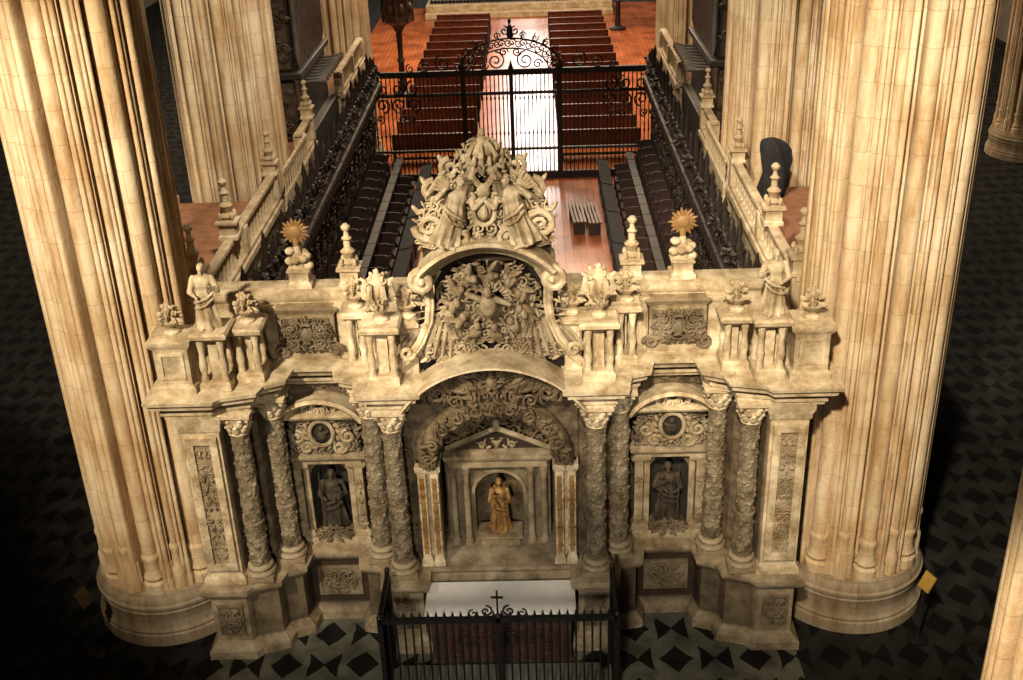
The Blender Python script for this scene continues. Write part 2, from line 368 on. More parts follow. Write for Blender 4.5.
def figure(seed=0, armL=None, armR=None, wings=False, child=False, veil=False, staff=False, beard=False, fold=8):
    """standing robed figure, unit height, facing -Y; one surface after fuse()"""
    rnd = random.Random(seed); mb = MB(); ph = rnd.uniform(0, 6)
    Z = [(0,.17,.15,0),(.04,.18,.155,0),(.2,.16,.14,.005),(.35,.145,.125,.012),(.47,.14,.12,.018),(.56,.125,.105,.012),(.62,.115,.10,.006),
         (.70,.135,.11,0),(.77,.15,.10,-.004),(.815,.115,.075,-.004),(.84,.05,.05,-.003)]
    rings = []
    for z, a, b, sh in Z:
        k = max(0, .85-z)*.22
        ring = []
        for i in range(40):
            p = 2*PI*i/40
            q = 1+k*math.sin(fold*p+ph+z*3)+k*.5*math.sin(fold*1.7*p+2*ph-4*z)
            ring.append((a*q*math.cos(p)+sh, b*q*math.sin(p), z))
        rings.append(ring)
    mb.rings(rings)
    mb.tube([(-.16,-.08,.58),(-.06,-.13,.50),(.06,-.135,.46),(.15,-.08,.42)], [.02,.026,.026,.02], 7)     # mantle hem and folds
    mb.tube([(-.15,-.09,.50),(-.05,-.145,.40),(.06,-.145,.36),(.15,-.09,.34)], [.016,.022,.022,.016], 7)
    mb.cap((0,-.002,.82), (0,-.006,.885), .038, .034)
    mb.ell((0,-.012,.93), (.052,.062,.07))
    mb.ell((0,-.048,.897), (.026,.026,.022)); mb.ell((0,-.076,.924), (.010,.016,.018))                    # chin, nose
    for s in (-1,1):
        mb.ell((s*.02,-.066,.938), (.011,.008,.007)); mb.ell((s*.021,-.066,.953), (.018,.012,.006)); mb.ell((s*.052,-.005,.93), (.010,.014,.018))
    mb.ell((0,-.070,.905), (.016,.010,.006))
    mb.ell((0,.014,.953), (.060,.062,.058))
    if veil:
        mb.rings([[(r*math.cos(PI*i/12)*1.0, .02+r*.8*math.sin(PI*i/12), z) for i in range(13)]+[(r*.8*math.cos(PI-PI*i/12), .02+r*.6*math.sin(PI-PI*i/12), z) for i in range(13)] for z, r in ((.66,.14),(.80,.12),(.9,.075),(.985,.05))])
    if beard: mb.ell((0,-.058,.872), (.032,.03,.05))
    for s, arm in ((-1, armL or [(-.19,-.05,.60),(-.10,-.17,.64)]), (1, armR or [(.20,-.04,.60),(.13,-.17,.56)])):
        e, h = Vector(arm[0]), Vector(arm[1])
        mb.cap((s*.14,0,.78), e, .050, .043); mb.cap(e, h, .044, .026)
        d = (h-e).normalized(); hc = h+d*.035; sd = d.cross(Vector((0,0,1)))
        sd = sd.normalized() if sd.length > .01 else Vector((1,0,0))
        mb.ell(hc, (.024,.024,.024))
        for j in range(4):
            q = hc+sd*(.010*(j-1.5))*1.6
            mb.cap(q+d*.01, q+d*(.045+.006*(j in (1,2)))+Vector((0,0,-.012)), .0085, .007, 6)
        mb.cap(hc, hc+d*.022+sd*.03*s, .009, .007, 6)
    for s in (-1,1):
        mb.ell((s*.07,-.15,.02), (.035,.07,.022))
    if child:
        mb.cap((-.10,-.16,.66), (-.10,-.17,.78), .05, .045); mb.ell((-.10,-.185,.845), (.038,.042,.045))
        mb.cap((-.08,-.18,.66), (-.02,-.24,.60), .03, .022); mb.cap((-.13,-.18,.66), (-.12,-.25,.59), .03, .022)
        mb.cap((-.07,-.19,.77), (.0,-.23,.80), .02, .014); mb.cap((-.14,-.18,.77), (-.16,-.22,.70), .02, .014)
    if wings:
        for s in (-1,1):
            for j in range(7):
                a = .25+j*.22
                p0 = Vector((s*.07,.09,.74)); p1 = p0+Vector((s*math.sin(a)*.2,.06,math.cos(a)*.26)); p2 = p1+Vector((s*.10*math.cos(a*.6),.02,-.30+.02*j))
                mb.tube([p0, p1, p2], [.035,.045,.014], 6)
    if staff:
        h = Vector(armR[1]) if armR else Vector((.13,-.17,.56))
        mb.tube([(h.x+.03,h.y-.02,.02),(h.x+.03,h.y-.03,1.05)], .014, 6)
    return mb
ang = fuse(figure(3, [(-.26,-.06,.66),(-.20,-.14,.84)], [(.22,-.08,.62),(.30,-.12,.78)], wings=True), .012, 1)
put = fuse(figure(5, [(-.24,-.05,.72),(-.12,-.12,.90)], [(.24,-.05,.66),(.28,-.10,.80)], fold=5), .014, 1)

# ------------------------------------------------------------------ the altarpiece
A = thing('altarpiece', 'tall carved marble altarpiece with richly carved columns between two piers', 'altarpiece')
def part(name, mb, mat, parent=A, **k): return mb.build(name, mat, parent, **k)
def mirror(mb):
    o = MB(); o.merge(mb, Matrix.Scale(-1, 4, (1,0,0))); return o
def both(name, mb, mat, **k):
    part(name, mb, mat, **k); part(name, mirror(mb), mat, **k)
EZ = 4.34                                   # top of the entablature
PED = [(-4.12,-.1),(-3.62,-.1),(-3.55,.0),(-3.2,.1),(-3.15,.3),(-2.9,.4),(-2.85,.75),(-2.0,.75),(-1.95,.42),(-1.62,.35),(-1.58,-.05),(-1.1,-.05),(-1.1,1.5),(-3.75,1.5),(-3.85,.9),(-4.12,.3)]
ENT = [(-4.28,-.1),(-3.66,-.1),(-3.6,-.02),(-3.2,.08),(-3.15,.26),(-2.9,.38),(-2.85,.78),(-2.0,.78),(-1.93,.42),(-1.66,.32),(-1.6,-.05),(-1.1,-.05),(-1.1,1.5),(-3.95,1.5),(-4.05,.8),(-4.28,.42)]
WAL = [(-4.15,.08),(-3.6,.08),(-3.56,.4),(-3.25,.5),(-3.1,.85),(-2.98,1.28),(-1.92,1.28),(-1.82,.8),(-1.5,.45),(-1.12,.45),(-1.12,1.5),(-3.9,1.5),(-4.02,.85),(-4.15,.5)]
m = MB(); m.foot(PED, [(.12,0),(.12,.14),(.06,.2),(.02,.24),(0,.26),(0,1.02),(.04,1.05),(.09,1.12),(.11,1.16),(.11,1.22),(.0,1.26)]); both('pedestal_zone', m, MARB)
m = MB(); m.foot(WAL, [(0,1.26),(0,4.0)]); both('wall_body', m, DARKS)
m = MB(); m.foot(ENT, [(-.04,3.98),(0,3.985),(0,4.03),(.03,4.04),(.03,4.08),(.0,4.09),(0,4.13),(.05,4.15),(.12,4.17),(.13,4.22),(.18,4.26),(.19,4.31),(.0,EZ)]); both('entablature', m, CREAM)
# carved strip on the wall between the inner columns
m = MB(); m.box(-1.52,-1.16,.42,.47,1.5,3.7); carve(m, -1.34, 2.6, .32, 2.1, .43, .05, 15, 60, 6, 'rect', .6); both('wall_strip', m, DARKS)
# carved panels on the pedestals
for x0, x1, y in ((-4.05,-3.69,-.105),(-2.75,-2.1,.745),(-1.5,-1.18,-.055)):
    m = MB(); m.box(x0+.02, x1-.02, y-.012, y+.02, .42, .9); m.frame(x0, x1, .4, .92, y-.03, y+.01, .035)
    carve(m, (x0+x1)/2, .66, (x1-x0)*.75, .40, y-.005, .05, 3, 18, 3, s=.7)
    both('pedestal_panel', m, GREYM)
# outer pilasters
m = MB()
m.box(-4.12,-3.62,-.04,.1,1.42,3.72); m.frame(-4.08,-3.66,1.5,3.66,-.09,-.03,.10)
m.rect(-4.12,-3.62,-.04,.1,[(.05,1.26),(.05,1.34),(.02,1.38),(0,1.42)])
m.rect(-4.12,-3.62,-.04,.1,[(0,3.72),(.03,3.76),(.03,3.82),(.06,3.9),(.06,3.98)])
both('pilaster', m, CREAM)
m = MB(); m.box(-3.98,-3.76,-.05,-.03,1.6,3.56); carve(m, -3.87, 2.58, .2, 1.9, -.03, .06, 5, 70, 8, 'rect', .5); both('pilaster_carving', m, MARB)
# columns
def column_mesh():
    n, k = 64, 230; rings = []
    for j in range(k+1):
        t = j/k; z = 1.48+2.16*t; R = .136-.016*t
        ring = []
        for i in range(n):
            p = 2*PI*i/n
            w = max(0, math.sin(4*p+z*28))*max(0, math.sin(4*p-z*28+1))
            v = max(0, math.cos(2*(p-z*3.2)))**8
            q = abs(noise.noise(Vector((math.cos(p)*5, math.sin(p)*5, z*24))))
            r = R+.018*w+.011*v+.024*q-.008
            if abs(t-.33) < .012: r = R+.018
            ring.append((r*math.cos(p), r*math.sin(p), z))
        rings.append(ring)
    s = MB(); s.rings(rings)
    b = MB(); b.rect(-.2,.2,-.2,.2,[(0,1.26),(0,1.33)])
    b.lathe([(.205,1.33),(.22,1.36),(.205,1.395),(.17,1.405),(.165,1.43),(.185,1.45),(.175,1.475),(.135,1.49)], 24)
    c = MB(); dz = .135; c.lathe([(.12,3.48+dz),(.145,3.5+dz),(.12,3.52+dz),(.135,3.6+dz),(.17,3.72+dz),(.2,3.78+dz),(.17,3.79+dz)], 24)
    for tier, (z, r, q) in enumerate(((3.58,.145,.06),(3.69,.175,.06))):
        for i in range(8):
            a = 2*PI*i/8+tier*PI/8
            c.ell((r*math.cos(a), r*math.sin(a), z+dz), (.03,.045,.075), Matrix.Rotation(a, 3, 'Z') @ Matrix.Rotation(.3, 3, 'Y'), 8, 5)
            c.ell(((r+.035)*math.cos(a), (r+.035)*math.sin(a), z+.06+dz), (.028,.035,.02), Matrix.Rotation(a, 3, 'Z'), 7, 5)
    for i in range(4):
        a = PI/4+PI/2*i; c.ell((.225*math.cos(a), .225*math.sin(a), 3.755+dz), (.045,.03,.045), Matrix.Rotation(a, 3, 'Z'), 9, 6)
    c.rect(-.2,.2,-.2,.2,[(0,3.785+dz),(.02,3.80+dz),(.02,3.84+dz),(0,3.85+dz)])
    return s, b, c
cs, cb, cc = column_mesh()
col0 = None
for sx in (-1,1):
    for x, y in ((3.40,.14),(3.03,.56),(1.70,.52),(1.36,.13)):
        if col0 is None:
            col0 = part('column', cs, COLM, loc=(sx*x,y,0), angle=60); cbo = cb.build('column_base', MARB, col0); cco = cc.build('capital', CREAM, col0)
        else:
            c = col0.copy(); COL.objects.link(c); c.parent = A; c.location = (sx*x,y,0); c.rotation_euler.z = x*3
            for q in (cbo, cco):
                d = q.copy(); COL.objects.link(d); d.parent = c; d.rotation_euler.z = -x*3
# niche bays
for sx in (-1,1):
    cx = 2.45*sx
    m = MB(); m.arched(cx-.48, cx+.48, 1.26, 4.0, cx, .28, 1.42, 2.34, .96, 1.3); part('bay_wall', m, DARKS)
    m = MB(); n = 14
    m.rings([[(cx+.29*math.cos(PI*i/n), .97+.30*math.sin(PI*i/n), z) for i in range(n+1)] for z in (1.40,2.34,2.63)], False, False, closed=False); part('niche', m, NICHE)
    m = MB()
    for s in (-1,1):
        m.box(cx+s*.32-.04, cx+s*.32+.04, .90, .97, 1.42, 2.55); m.box(cx+s*.44-.06, cx+s*.44+.06, .84, .97, 1.5, 2.55)
        m.rect(cx+s*.41-.11, cx+s*.41+.11, .86, .97, [(.02,1.38),(.02,1.44),(0,1.5)]); m.rect(cx+s*.41-.11, cx+s*.41+.11, .86, .97, [(0,2.55),(.03,2.6),(.03,2.64)])
        carve(m, cx+s*.44, 2.0, .09, .9, .845, .035, 97, 18, 0, 'rect', .55)
    m.rect(cx-.5, cx+.5, .84, .97, [(.0,2.64),(.0,2.69),(.05,2.73),(.08,2.77),(.08,2.80),(0,2.82)])
    m.rect(cx-.5, cx+.5, .86, .97, [(.03,1.26),(.03,1.34),(0,1.38)])
    part('niche_frame', m, MARB)
    m = MB(); m.box(cx-.27, cx+.27, .86, .96, 1.34, 1.44); carve(m, cx, 1.44, .55, .28, .88, .10, 12, 34, 5, s=.6); part('niche_base_carving', m, GREYM)
    # cartouche with oval window and curved pediment
    OZ = 3.20
    m = MB(); ring = [(cx+.165*math.cos(2*PI*i/24), .76, OZ+.20*math.sin(2*PI*i/24)) for i in range(25)]; m.tube(ring, .032, 7)
    for i in range(16):
        a = 2*PI*i/16; m.ell((cx+.235*math.cos(a), .80, OZ+.26*math.sin(a)), (.055,.04,.03), Matrix.Rotation(-a+.8, 3, 'Y'), 8, 5)
    for s in (-1,1): m.tube(spiral(cx+s*.36, OZ-.08, .11, 1.4, PI/2, s, .80), .03, 6); m.tube(spiral(cx+s*.23, OZ-.26, .10, 1.4, 0, -s, .80), .028, 6)
    o1 = part('oval_medallion', m, MARB)
    m = MB(); m.ell((cx,.82,OZ), (.155,.03,.19), None, 20, 6); m.build('pane', NICHE, o1)
    m = MB(); m.ell((cx,.79,OZ-.05), (.07,.04,.08)); m.ell((cx,.77,OZ+.07), (.036,.036,.048)); m.ell((cx-.05*sx,.77,OZ), (.08,.03,.03), Matrix.Rotation(.5*sx,3,'Y')); m.build('bust_relief', SAINT, o1)
    m = MB(); m.box(cx-.48, cx+.48, .93, .98, 2.8, 3.7); carve(m, cx, 3.14, .98, .76, .94, .16, 21, 110, 12, s=.75, inside=lambda x, z: (abs(x) > .23 or z < -.2)); part('cartouche_carving', m, GREYM)
    m = MB(); m.arc(cx, 3.07, .60, -1.0, 1.0, [(-.02,.80),(-.02,1.0),(.05,1.0),(.11,1.0),(.15,.60),(.11,.56),(.04,.66)], 18)
    m.rect(cx-.49, cx+.49, .70, 1.0, [(0,3.45),(.03,3.47),(.05,3.51),(0,3.53)])
    carve(m, cx, 3.60, .5, .14, .80, .08, 4, 14, 1, s=.6); part('curved_pediment', m, CREAM)
    m = MB(); carve(m, 2.45*sx, 3.9, .86, .12, .95, .06, 14, 20, 2, 'rect', .6); m.box(cx-.48, cx+.48, .93, .98, 3.78, 3.98); part('bay_frieze', m, DARKS)
# centre: base ledge, great arch, aedicule
m = MB(); m.rect(-1.08,1.08,.3,1.5,[(.0,0),(0,1.1),(.04,1.14),(.08,1.18),(.08,1.24),(0,1.27)]); part('centre_base', m, MARB)
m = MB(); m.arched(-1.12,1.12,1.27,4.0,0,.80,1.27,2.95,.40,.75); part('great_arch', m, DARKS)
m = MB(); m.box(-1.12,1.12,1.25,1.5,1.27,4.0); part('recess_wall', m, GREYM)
m = MB(); m.arc(0,2.95,.80,-PI/2,PI/2,[(-.02,.75),(-.02,.38),(0,.36),(0,.75)],32)
rnd = random.Random(41)
for i in range(70):
    a = rnd.uniform(-PI/2, PI/2); m.ell((.77*math.sin(a), rnd.uniform(.42,.7), 2.95+.77*math.cos(a)), (.07,.05,.03), Matrix.Rotation(a, 3, 'Y') @ Matrix.Rotation(rnd.uniform(0,3), 3, 'Z'), 8, 5)
part('arch_soffit', m, ARCHM)
m = MB(); m.xz([(.80*math.cos(PI*i/20), 2.86+.84*math.sin(PI*i/20)) for i in range(21)], .92, 1.02)
carve(m, 0, 3.25, 1.5, .9, .92, .10, 44, 80, 12, s=.8, inside=lambda x, z: x*x+(z+.3)**2 < .70**2 and z > -.3+.35*(.76-abs(x))-.1)
part('arch_lunette', m, ARCHM)
m = MB(); m.arc(0,2.95,.80,-PI/2,PI/2,[(0,.26),(0,.4),(.26,.4),(.26,.26),(.22,.20),(.04,.20)],32)
rnd = random.Random(77)
for i in range(110):
    a = rnd.uniform(-PI/2, PI/2); q = rnd.uniform(.83,1.04)
    m.ell((q*math.sin(a), rnd.uniform(.13,.2), 2.95+q*math.cos(a)), (rnd.uniform(.04,.075),.04,.024), Matrix.Rotation(rnd.uniform(0,3), 3, 'Y'), 8, 5)
for s in (-1,1):
    for a in (.25,.55,.85,1.15,1.4): m.tube(spiral(s*.93*math.sin(a), 2.95+.93*math.cos(a), .085, 1.3, a*2, s, .13), .02, 6)
part('archivolt', m, ARCHM)
for s in (-1,1):
    m = MB(); m.rect(s*.80, s*1.10, .33, .4, [(0,1.27),(0,2.95)])
    for x in (.86,1.03):
        m.box(s*x-.055, s*x+.055, .24, .4, 1.42, 2.82); m.frame(s*x-.055, s*x+.055, 1.46, 2.78, .225, .25, .02)
        m.rect(s*x-.06, s*x+.06, .24, .4, [(.02,1.27),(.02,1.36),(0,1.42)]); m.rect(s*x-.06, s*x+.06, .24, .4, [(0,2.82),(.03,2.88),(.03,2.95)])
    part('inner_pilaster', m, CREAM)
    for x in (.86,1.03):
        m = MB(); m.box(s*x-.03, s*x+.03, .228, .25, 1.48, 2.76); carve(m, s*x, 2.12, .06, 1.24, .236, .025, 6, 22, 0, 'rect', .4); part('gilded_strip', m, GILT)
m = MB(); m.arched(-.74,.74,1.27,2.72,0,.35,1.40,2.10,.86,1.02); m.box(-.72,.72,1.22,1.26,1.27,2.72); m.box(-.72,-.5,1.0,1.26,1.27,2.72); m.box(.5,.72,1.0,1.26,1.27,2.72); part('aedicule_wall', m, GREYM)
m = MB(); n = 14; m.rings([[(.36*math.cos(PI*i/n), .98+.23*math.sin(PI*i/n), z) for i in range(n+1)] for z in (1.38,2.10,2.48)], False, False, closed=False); part('central_niche', m, DARKS)
for s in (-1,1):
    for x in (.46,.65):
        m = MB(); m.lathe([(.07,1.27),(.07,1.34),(.055,1.36),(.05,1.42),(.044,2.45),(.055,2.48),(.07,2.55),(.075,2.6)], 14, (s*x,.78,0)); part('aedicule_column', m, MARB)
m = MB(); m.rect(-.7,.7,.72,1.0,[(0,2.6),(0,2.7),(.03,2.72),(.07,2.78),(.07,2.82),(0,2.84)])
m.xz([(-.76,2.84),(.76,2.84),(0,3.18)], .84, 1.2)
for s in (-1,1): m.tube([(s*.8,.76,2.86),(0,.76,3.22)], .045, 4)
carve(m, 0, 2.94, .6, .16, .84, .06, 8, 10, 1, s=.6)
m.ell((0,.8,3.27), (.06,.05,.08))
part('triangular_pediment', m, MARB)
m = MB(); m.arc(0,2.10,.35,-PI/2,PI/2,[(0,.82),(0,.9),(.05,.9),(.05,.82)],20); part('niche_arch', m, MARB)
m = MB(); m.rect(-.28,.28,.70,1.0,[(0,1.27),(0,1.36),(.04,1.40),(.04,1.44),(0,1.45)]); part('niche_pedestal', m, MARB)
# tympanum and arched cornice
R1, c1 = 1.375, 3.195; a1 = math.asin(1.1/R1)
poly = [(-1.1,3.9),(1.1,3.9)]+[(R1*math.sin(a1-2*a1*i/20), c1+R1*math.cos(a1-2*a1*i/20)) for i in range(21)]
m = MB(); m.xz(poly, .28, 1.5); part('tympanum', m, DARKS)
m = MB(); m.box(-.6,.6,.2,.3,4.1,4.38); carve(m, 0, 4.22, 1.9, .56, .28, .20, 31, 120, 16, s=.8, inside=lambda x, z: z > -.18-.12*abs(x) and (x/1.0)**2+((z+.22)/.52)**2 < 1); m.ell((0,.12,4.30), (.08,.08,.11)); m.ell((0,.08,4.42), (.045,.045,.055))
for s in (-1,1):
    m.ell((s*.32,.14,4.24), (.16,.06,.05), Matrix.Rotation(-.4*s, 3, 'Y')); m.ell((s*.40,.14,4.17), (.15,.06,.045), Matrix.Rotation(-.1*s, 3, 'Y')); m.ell((s*.34,.12,4.32), (.13,.05,.04), Matrix.Rotation(-.6*s, 3, 'Y'))
    m.tube(spiral(s*.72, 4.12, .14, 1.5, PI/2, -s, .16, 20), .032, 6)
part('tympanum_carving', m, ARCHM)
m = MB(); m.arc(0, c1, R1, -a1-.03, a1+.03, [(-.02,.0),(-.02,.4),(.08,.4),(.09,.3),(.09,-.18),(.07,-.20),(.03,-.13),(.02,-.08)], 36); part('arched_cornice', m, CREAM)
# attic wall, rail, cartouches, pedestals
m = MB(); m.box(-3.9,-.7,.98,1.3,EZ,5.12); m.rect(-3.9,-.7,.98,1.3,[(0,5.12),(.03,5.16),(.06,5.21),(.06,5.28),(0,5.31)])
for x in (-2.98,-1.98): m.rect(x-.09,x+.09,.88,1.0,[(.02,EZ),(.02,4.42),(0,4.45),(0,5.02),(.03,5.06),(.03,5.12)])
both('attic_wall', m, CREAM)
m = MB(); m.rect(-2.86,-2.10,.84,.98,[(.03,EZ),(.03,4.4),(0,4.44),(0,5.0),(.03,5.04),(.06,5.09),(0,5.11)]); m.frame(-2.86,-2.10,4.46,5.0,.81,.85,.05); both('attic_panel', m, MARB)
m = MB(); m.box(-2.78,-2.18,.82,.85,4.54,4.94); carve(m, -2.48, 4.73, .66, .5, .83, .14, 41, 60, 8, s=.7); m.ell((-2.48,.74,4.73), (.10,.06,.12))
for s in (-1,1): m.tube(spiral(-2.48+s*.24, 4.62, .10, 1.4, PI/2, s, .76), .028, 6); m.tube(spiral(-2.48+s*.36, 4.50, .10, 1.4, 0, s, .78), .03, 6)
both('attic_cartouche', m, GREYM)
def openped(m, x0, x1, y0, y1, z0, z1):
    m.rect(x0, x1, y0, y1, [(0,z0),(0,z0+.1),(-.03,z0+.13)]); m.rect(x0+.14, x1-.14, y0+.14, y1-.1, [(0,z0+.1),(0,z1-.12)])
    m.rect(x0, x1, y0, y1, [(-.04,z1-.14),(0,z1-.11),(.04,z1-.08),(.05,z1-.03),(.02,z1)])
    nx = max(2, round((x1-x0)/.24))
    H = z1-z0
    for i in range(nx):
        x = x0+.07+(x1-x0-.14)*i/(nx-1)
        for y in (y0+.07, y1-.07):
            m.lathe([(.055,z0+.1),(.055,z0+.16),(.04,z0+.22),(.058,z0+.4*H),(.035,z0+.62*H),(.05,z1-.18),(.055,z1-.12)], 10, (x,y,0))
PA, PB, PB2, PC, PC2, PD_ = 5.12, 5.18, 5.12, 5.18, 5.20, 5.10
m = MB(); m.rect(-4.28,-3.84,-.06,.36,[(.04,EZ),(.04,4.43),(0,4.47),(0,PA-.16),(.03,PA-.12),(.06,PA-.07),(.06,PA-.03),(0,PA)]); m.frame(-4.22,-3.9,4.55,PA-.2,-.08,-.05,.04); both('end_pedestal', m, CREAM)
m = MB(); openped(m, -3.76, -3.36, -.04, .4, EZ, PB); openped(m, -3.34, -2.98, .2, .64, EZ, PB2); both('baluster_pedestal', m, CREAM)
m = MB(); openped(m, -1.60, -1.18, .0, .46, EZ, PC); both('inner_pedestal', m, CREAM)
m = MB(); openped(m, -1.92, -1.62, .44, .82, EZ, PC2); both('set_back_pedestal', m, CREAM)
m = MB(); m.rect(-1.18,-.96,.36,.66,[(0,4.1),(0,PD_-.14),(.04,PD_-.09),(.04,PD_-.04),(0,PD_)]); m.frame(-1.16,-.98,4.5,4.9,.34,.37,.03); both('arch_pedestal', m, CREAM)
# tower with sprawling relief, flaring outward at the foot
m = MB(); m.xz([(-1.0,4.3),(1.0,4.3),(.92,4.75),(.78,5.1),(.70,5.4),(.70,5.8),(.45,6.02),(0,6.12),(-.45,6.02),(-.70,5.8),(-.70,5.4),(-.78,5.1),(-.92,4.75)], .5, 1.1); part('tower_wall', m, DARKS)
m = MB(); rnd = random.Random(9)
for i in range(60):
    a = 2*PI*i/60; r1 = rnd.uniform(.52,.62)+(.42 if math.sin(a) < -.2 and abs(math.cos(a)) > .25 else 0); cz = 5.36
    p = [(q*math.cos(a)*1.0, .40-.03*(i%2), cz+q*math.sin(a)*.85) for q in (.2, r1*.7, r1)]
    m.tube(p, [.03,.026,.005], 4)
part('relief_rays', m, MARB)
m = MB(); carve(m, 0, 5.36, 1.34, 1.18, .48, .26, 51, 200, 16, s=.68)
carve(m, 0, 4.86, 1.8, .6, .46, .16, 53, 100, 14, s=.7, inside=lambda x, z: abs(x) < .88-.35*(z+.3) and abs(x) > .1)
for i in range(11):
    a = 2*PI*i/11+.3; x, z = .40*math.cos(a), 5.4+.36*math.sin(a)
    m.ell((x,.20,z), (.05,.055,.06)); m.ell((x*1.3,.24,5.4+(z-5.4)*1.3), (.11,.06,.035), Matrix.Rotation(-a+.5, 3, 'Y'))
    m.ell((x*1.15,.22,5.4+(z-5.4)*1.15-.06), (.05,.06,.09), Matrix.Rotation(a, 3, 'Y'))
m.ell((0,.12,5.40), (.12,.1,.16)); m.ell((0,.06,5.60), (.06,.065,.075)); m.cap((-.1,.12,5.48),(-.26,.08,5.58),.045,.03); m.cap((.1,.12,5.48),(.27,.08,5.42),.045,.03)
part('tower_relief', m, MARB)
for s in (-1,1):
    for x, z, r, q in ((.44,4.92,.25,.50),(.40,5.52,-.6,.40)):
        o = link('cherub', put, MARB, A, (s*x,.32,z-.05)); o.scale = (q*s,q,q*.95); o.rotation_euler = (0, s*r, 0)
    m = MB()
    for j in range(8):                       # falling drapery flaring out beside the relief
        x = s*(.48+.075*j)
        m.tube([(s*(.50+.02*j),.40,5.5-.07*j),(x,.36,5.08-.02*j),(x+s*(.03+.02*j),.33,4.80-.01*j),(x+s*(.06+.03*j),.32,4.58)], [.018,.036,.04,.016], 5)
    carve(m, s*.55, 4.60, .95, .30, .46, .16, 52+s, 50, 6, s=.6, mirror=False); m.box(s*.2, s*.95, .42, .5, 4.5, 4.72)
    part('drapery', m, MARB)
    m = MB()
    P = [(s*.66,.40,5.78),(s*.78,.34,5.6),(s*.77,.32,5.35),(s*.80,.32,5.1),(s*.92,.30,4.82),(s*1.08,.28,4.60),(s*1.22,.26,4.48)]
    m.tube(P, [.045,.055,.045,.04,.05,.05,.035], 8); m.tube([(x-s*.06, y-.02, z) for x, y, z in P], [.02]*7, 6)
    m.tube(spiral(s*.77, 5.66, .10, 1.3, PI/2, -s, .26), .032, 6); m.tube(spiral(s*1.08, 4.70, .10, 1.3, 0, s, .22), .03, 6)
    carve(m, s*.86, 4.98, .14, .9, .32, .05, 54, 14, 0, 'rect', .6, mirror=False)
    part('scroll_bracket', m, CREAM)
R2, c2 = 1.066, 5.14; a2 = math.asin(.80/R2)
m = MB(); m.arc(0, c2, R2, -a2, a2, [(-.12,.16),(-.12,.7),(.04,.7),(.08,.68),(.08,-.02),(.04,-.05),(-.02,.02),(-.05,.10)], 30)
for s in (-1,1):
    m.tube(spiral(s*.81, 5.76, .15, 1.6, PI/2, -s, .08, 22), .055, 8); m.ell((s*.81,.08,5.76), (.06,.1,.06)); m.ell((s*.81,.3,5.76), (.12,.25,.12))
part('volute_pediment', m, CREAM)
# crest: broad stepped mass of figures, scrolls and foliage ending in a carved finial
CR = [(5.9,.88),(6.5,.88),(6.62,.82),(6.80,.76),(6.92,.62),(7.12,.52),(7.2,.40),(7.4,.28),(7.5,.12)]
def ch(z):
    for (za, wa), (zb, wb) in zip(CR, CR[1:]):
        if za <= z <= zb: return wa+(wb-wa)*(z-za)/(zb-za)
    return 0
CB = [(5.9,.80),(6.45,.82),(6.7,.72),(6.85,.64),(7.0,.50),(7.15,.40),(7.3,.22)]
m = MB(); m.xz([(w, z) for z, w in CB]+[(-w, z) for z, w in CB[::-1]], .36, .60); part('crest_back', m, MARB)
m = MB(); carve(m, 0, 6.34, 1.72, .42, .34, .20, 61, 140, 12, 'rect', .66)
for s in (-1,1):
    m.tube(spiral(s*.68, 6.44, .19, 1.6, PI, -s, .18, 22), [.05-.0012*i for i in range(23)], 7); m.tube(spiral(s*.28, 6.30, .14, 1.5, 0, s, .12, 20), .035, 6)
part('crest_scrolls', m, CREAM)
m = MB(); carve(m, 0, 6.95, 1.6, 1.15, .38, .17, 62, 290, 22, s=.62, inside=lambda x, z: abs(x) < ch(6.95+z)*.95)
for s in (-1,1):
    m.tube(spiral(s*.60, 6.86, .14, 1.4, PI/2, -s, .3, 20), [.045-.001*i for i in range(21)], 7); m.tube(spiral(s*.40, 7.14, .12, 1.4, PI/2, -s, .32, 20), [.04-.001*i for i in range(21)], 7)
    m.ell((s*.84,.34,6.60), (.09,.05,.03), Matrix.Rotation(-s*.9, 3, 'Y')); m.ell((s*.72,.34,6.96), (.09,.05,.03), Matrix.Rotation(-s*1.0, 3, 'Y')); m.ell((s*.50,.34,7.24), (.08,.05,.03), Matrix.Rotation(-s*1.0, 3, 'Y'))
part('crest_foliage', m, CREAM)
m = MB(); m.ell((0,.24,6.62), (.10,.09,.14)); ring = [(.13*math.cos(2*PI*i/24), .18, 6.62+.17*math.sin(2*PI*i/24)) for i in range(25)]; m.tube(ring, .03, 7)
m.ell((0,.2,6.88), (.09,.08,.1)); m.ell((0,.15,6.62), (.05,.05,.09))
for s in (-1,1):
    m.tube(spiral(s*.17, 6.82, .10, 1.3, PI/2, -s, .18), .028, 6); m.tube([(s*.05,.2,6.95),(s*.14,.16,7.08),(s*.10,.16,7.2)], [.04,.05,.02], 6)
part('crest_shield', m, CREAM)
m = MB(); m.lathe([(.13,7.10),(.18,7.2),(.14,7.26),(.17,7.34),(.12,7.44),(.05,7.50),(.02,7.52)], 18, (0,.35,0)); m.ell((0,.35,7.56), (.045,.045,.05))
for i in range(8):
    a = 2*PI*i/8; m.tube([(.15*math.cos(a), .35+.15*math.sin(a), 7.16),(.24*math.cos(a), .35+.24*math.sin(a), 7.32),(.12*math.cos(a), .35+.12*math.sin(a), 7.46)], [.03,.035,.02], 6)
    m.ell((.24*math.cos(a+.4), .35+.22*math.sin(a+.4), 7.26), (.03,.03,.07))
part('crest_crown', m, CREAM)
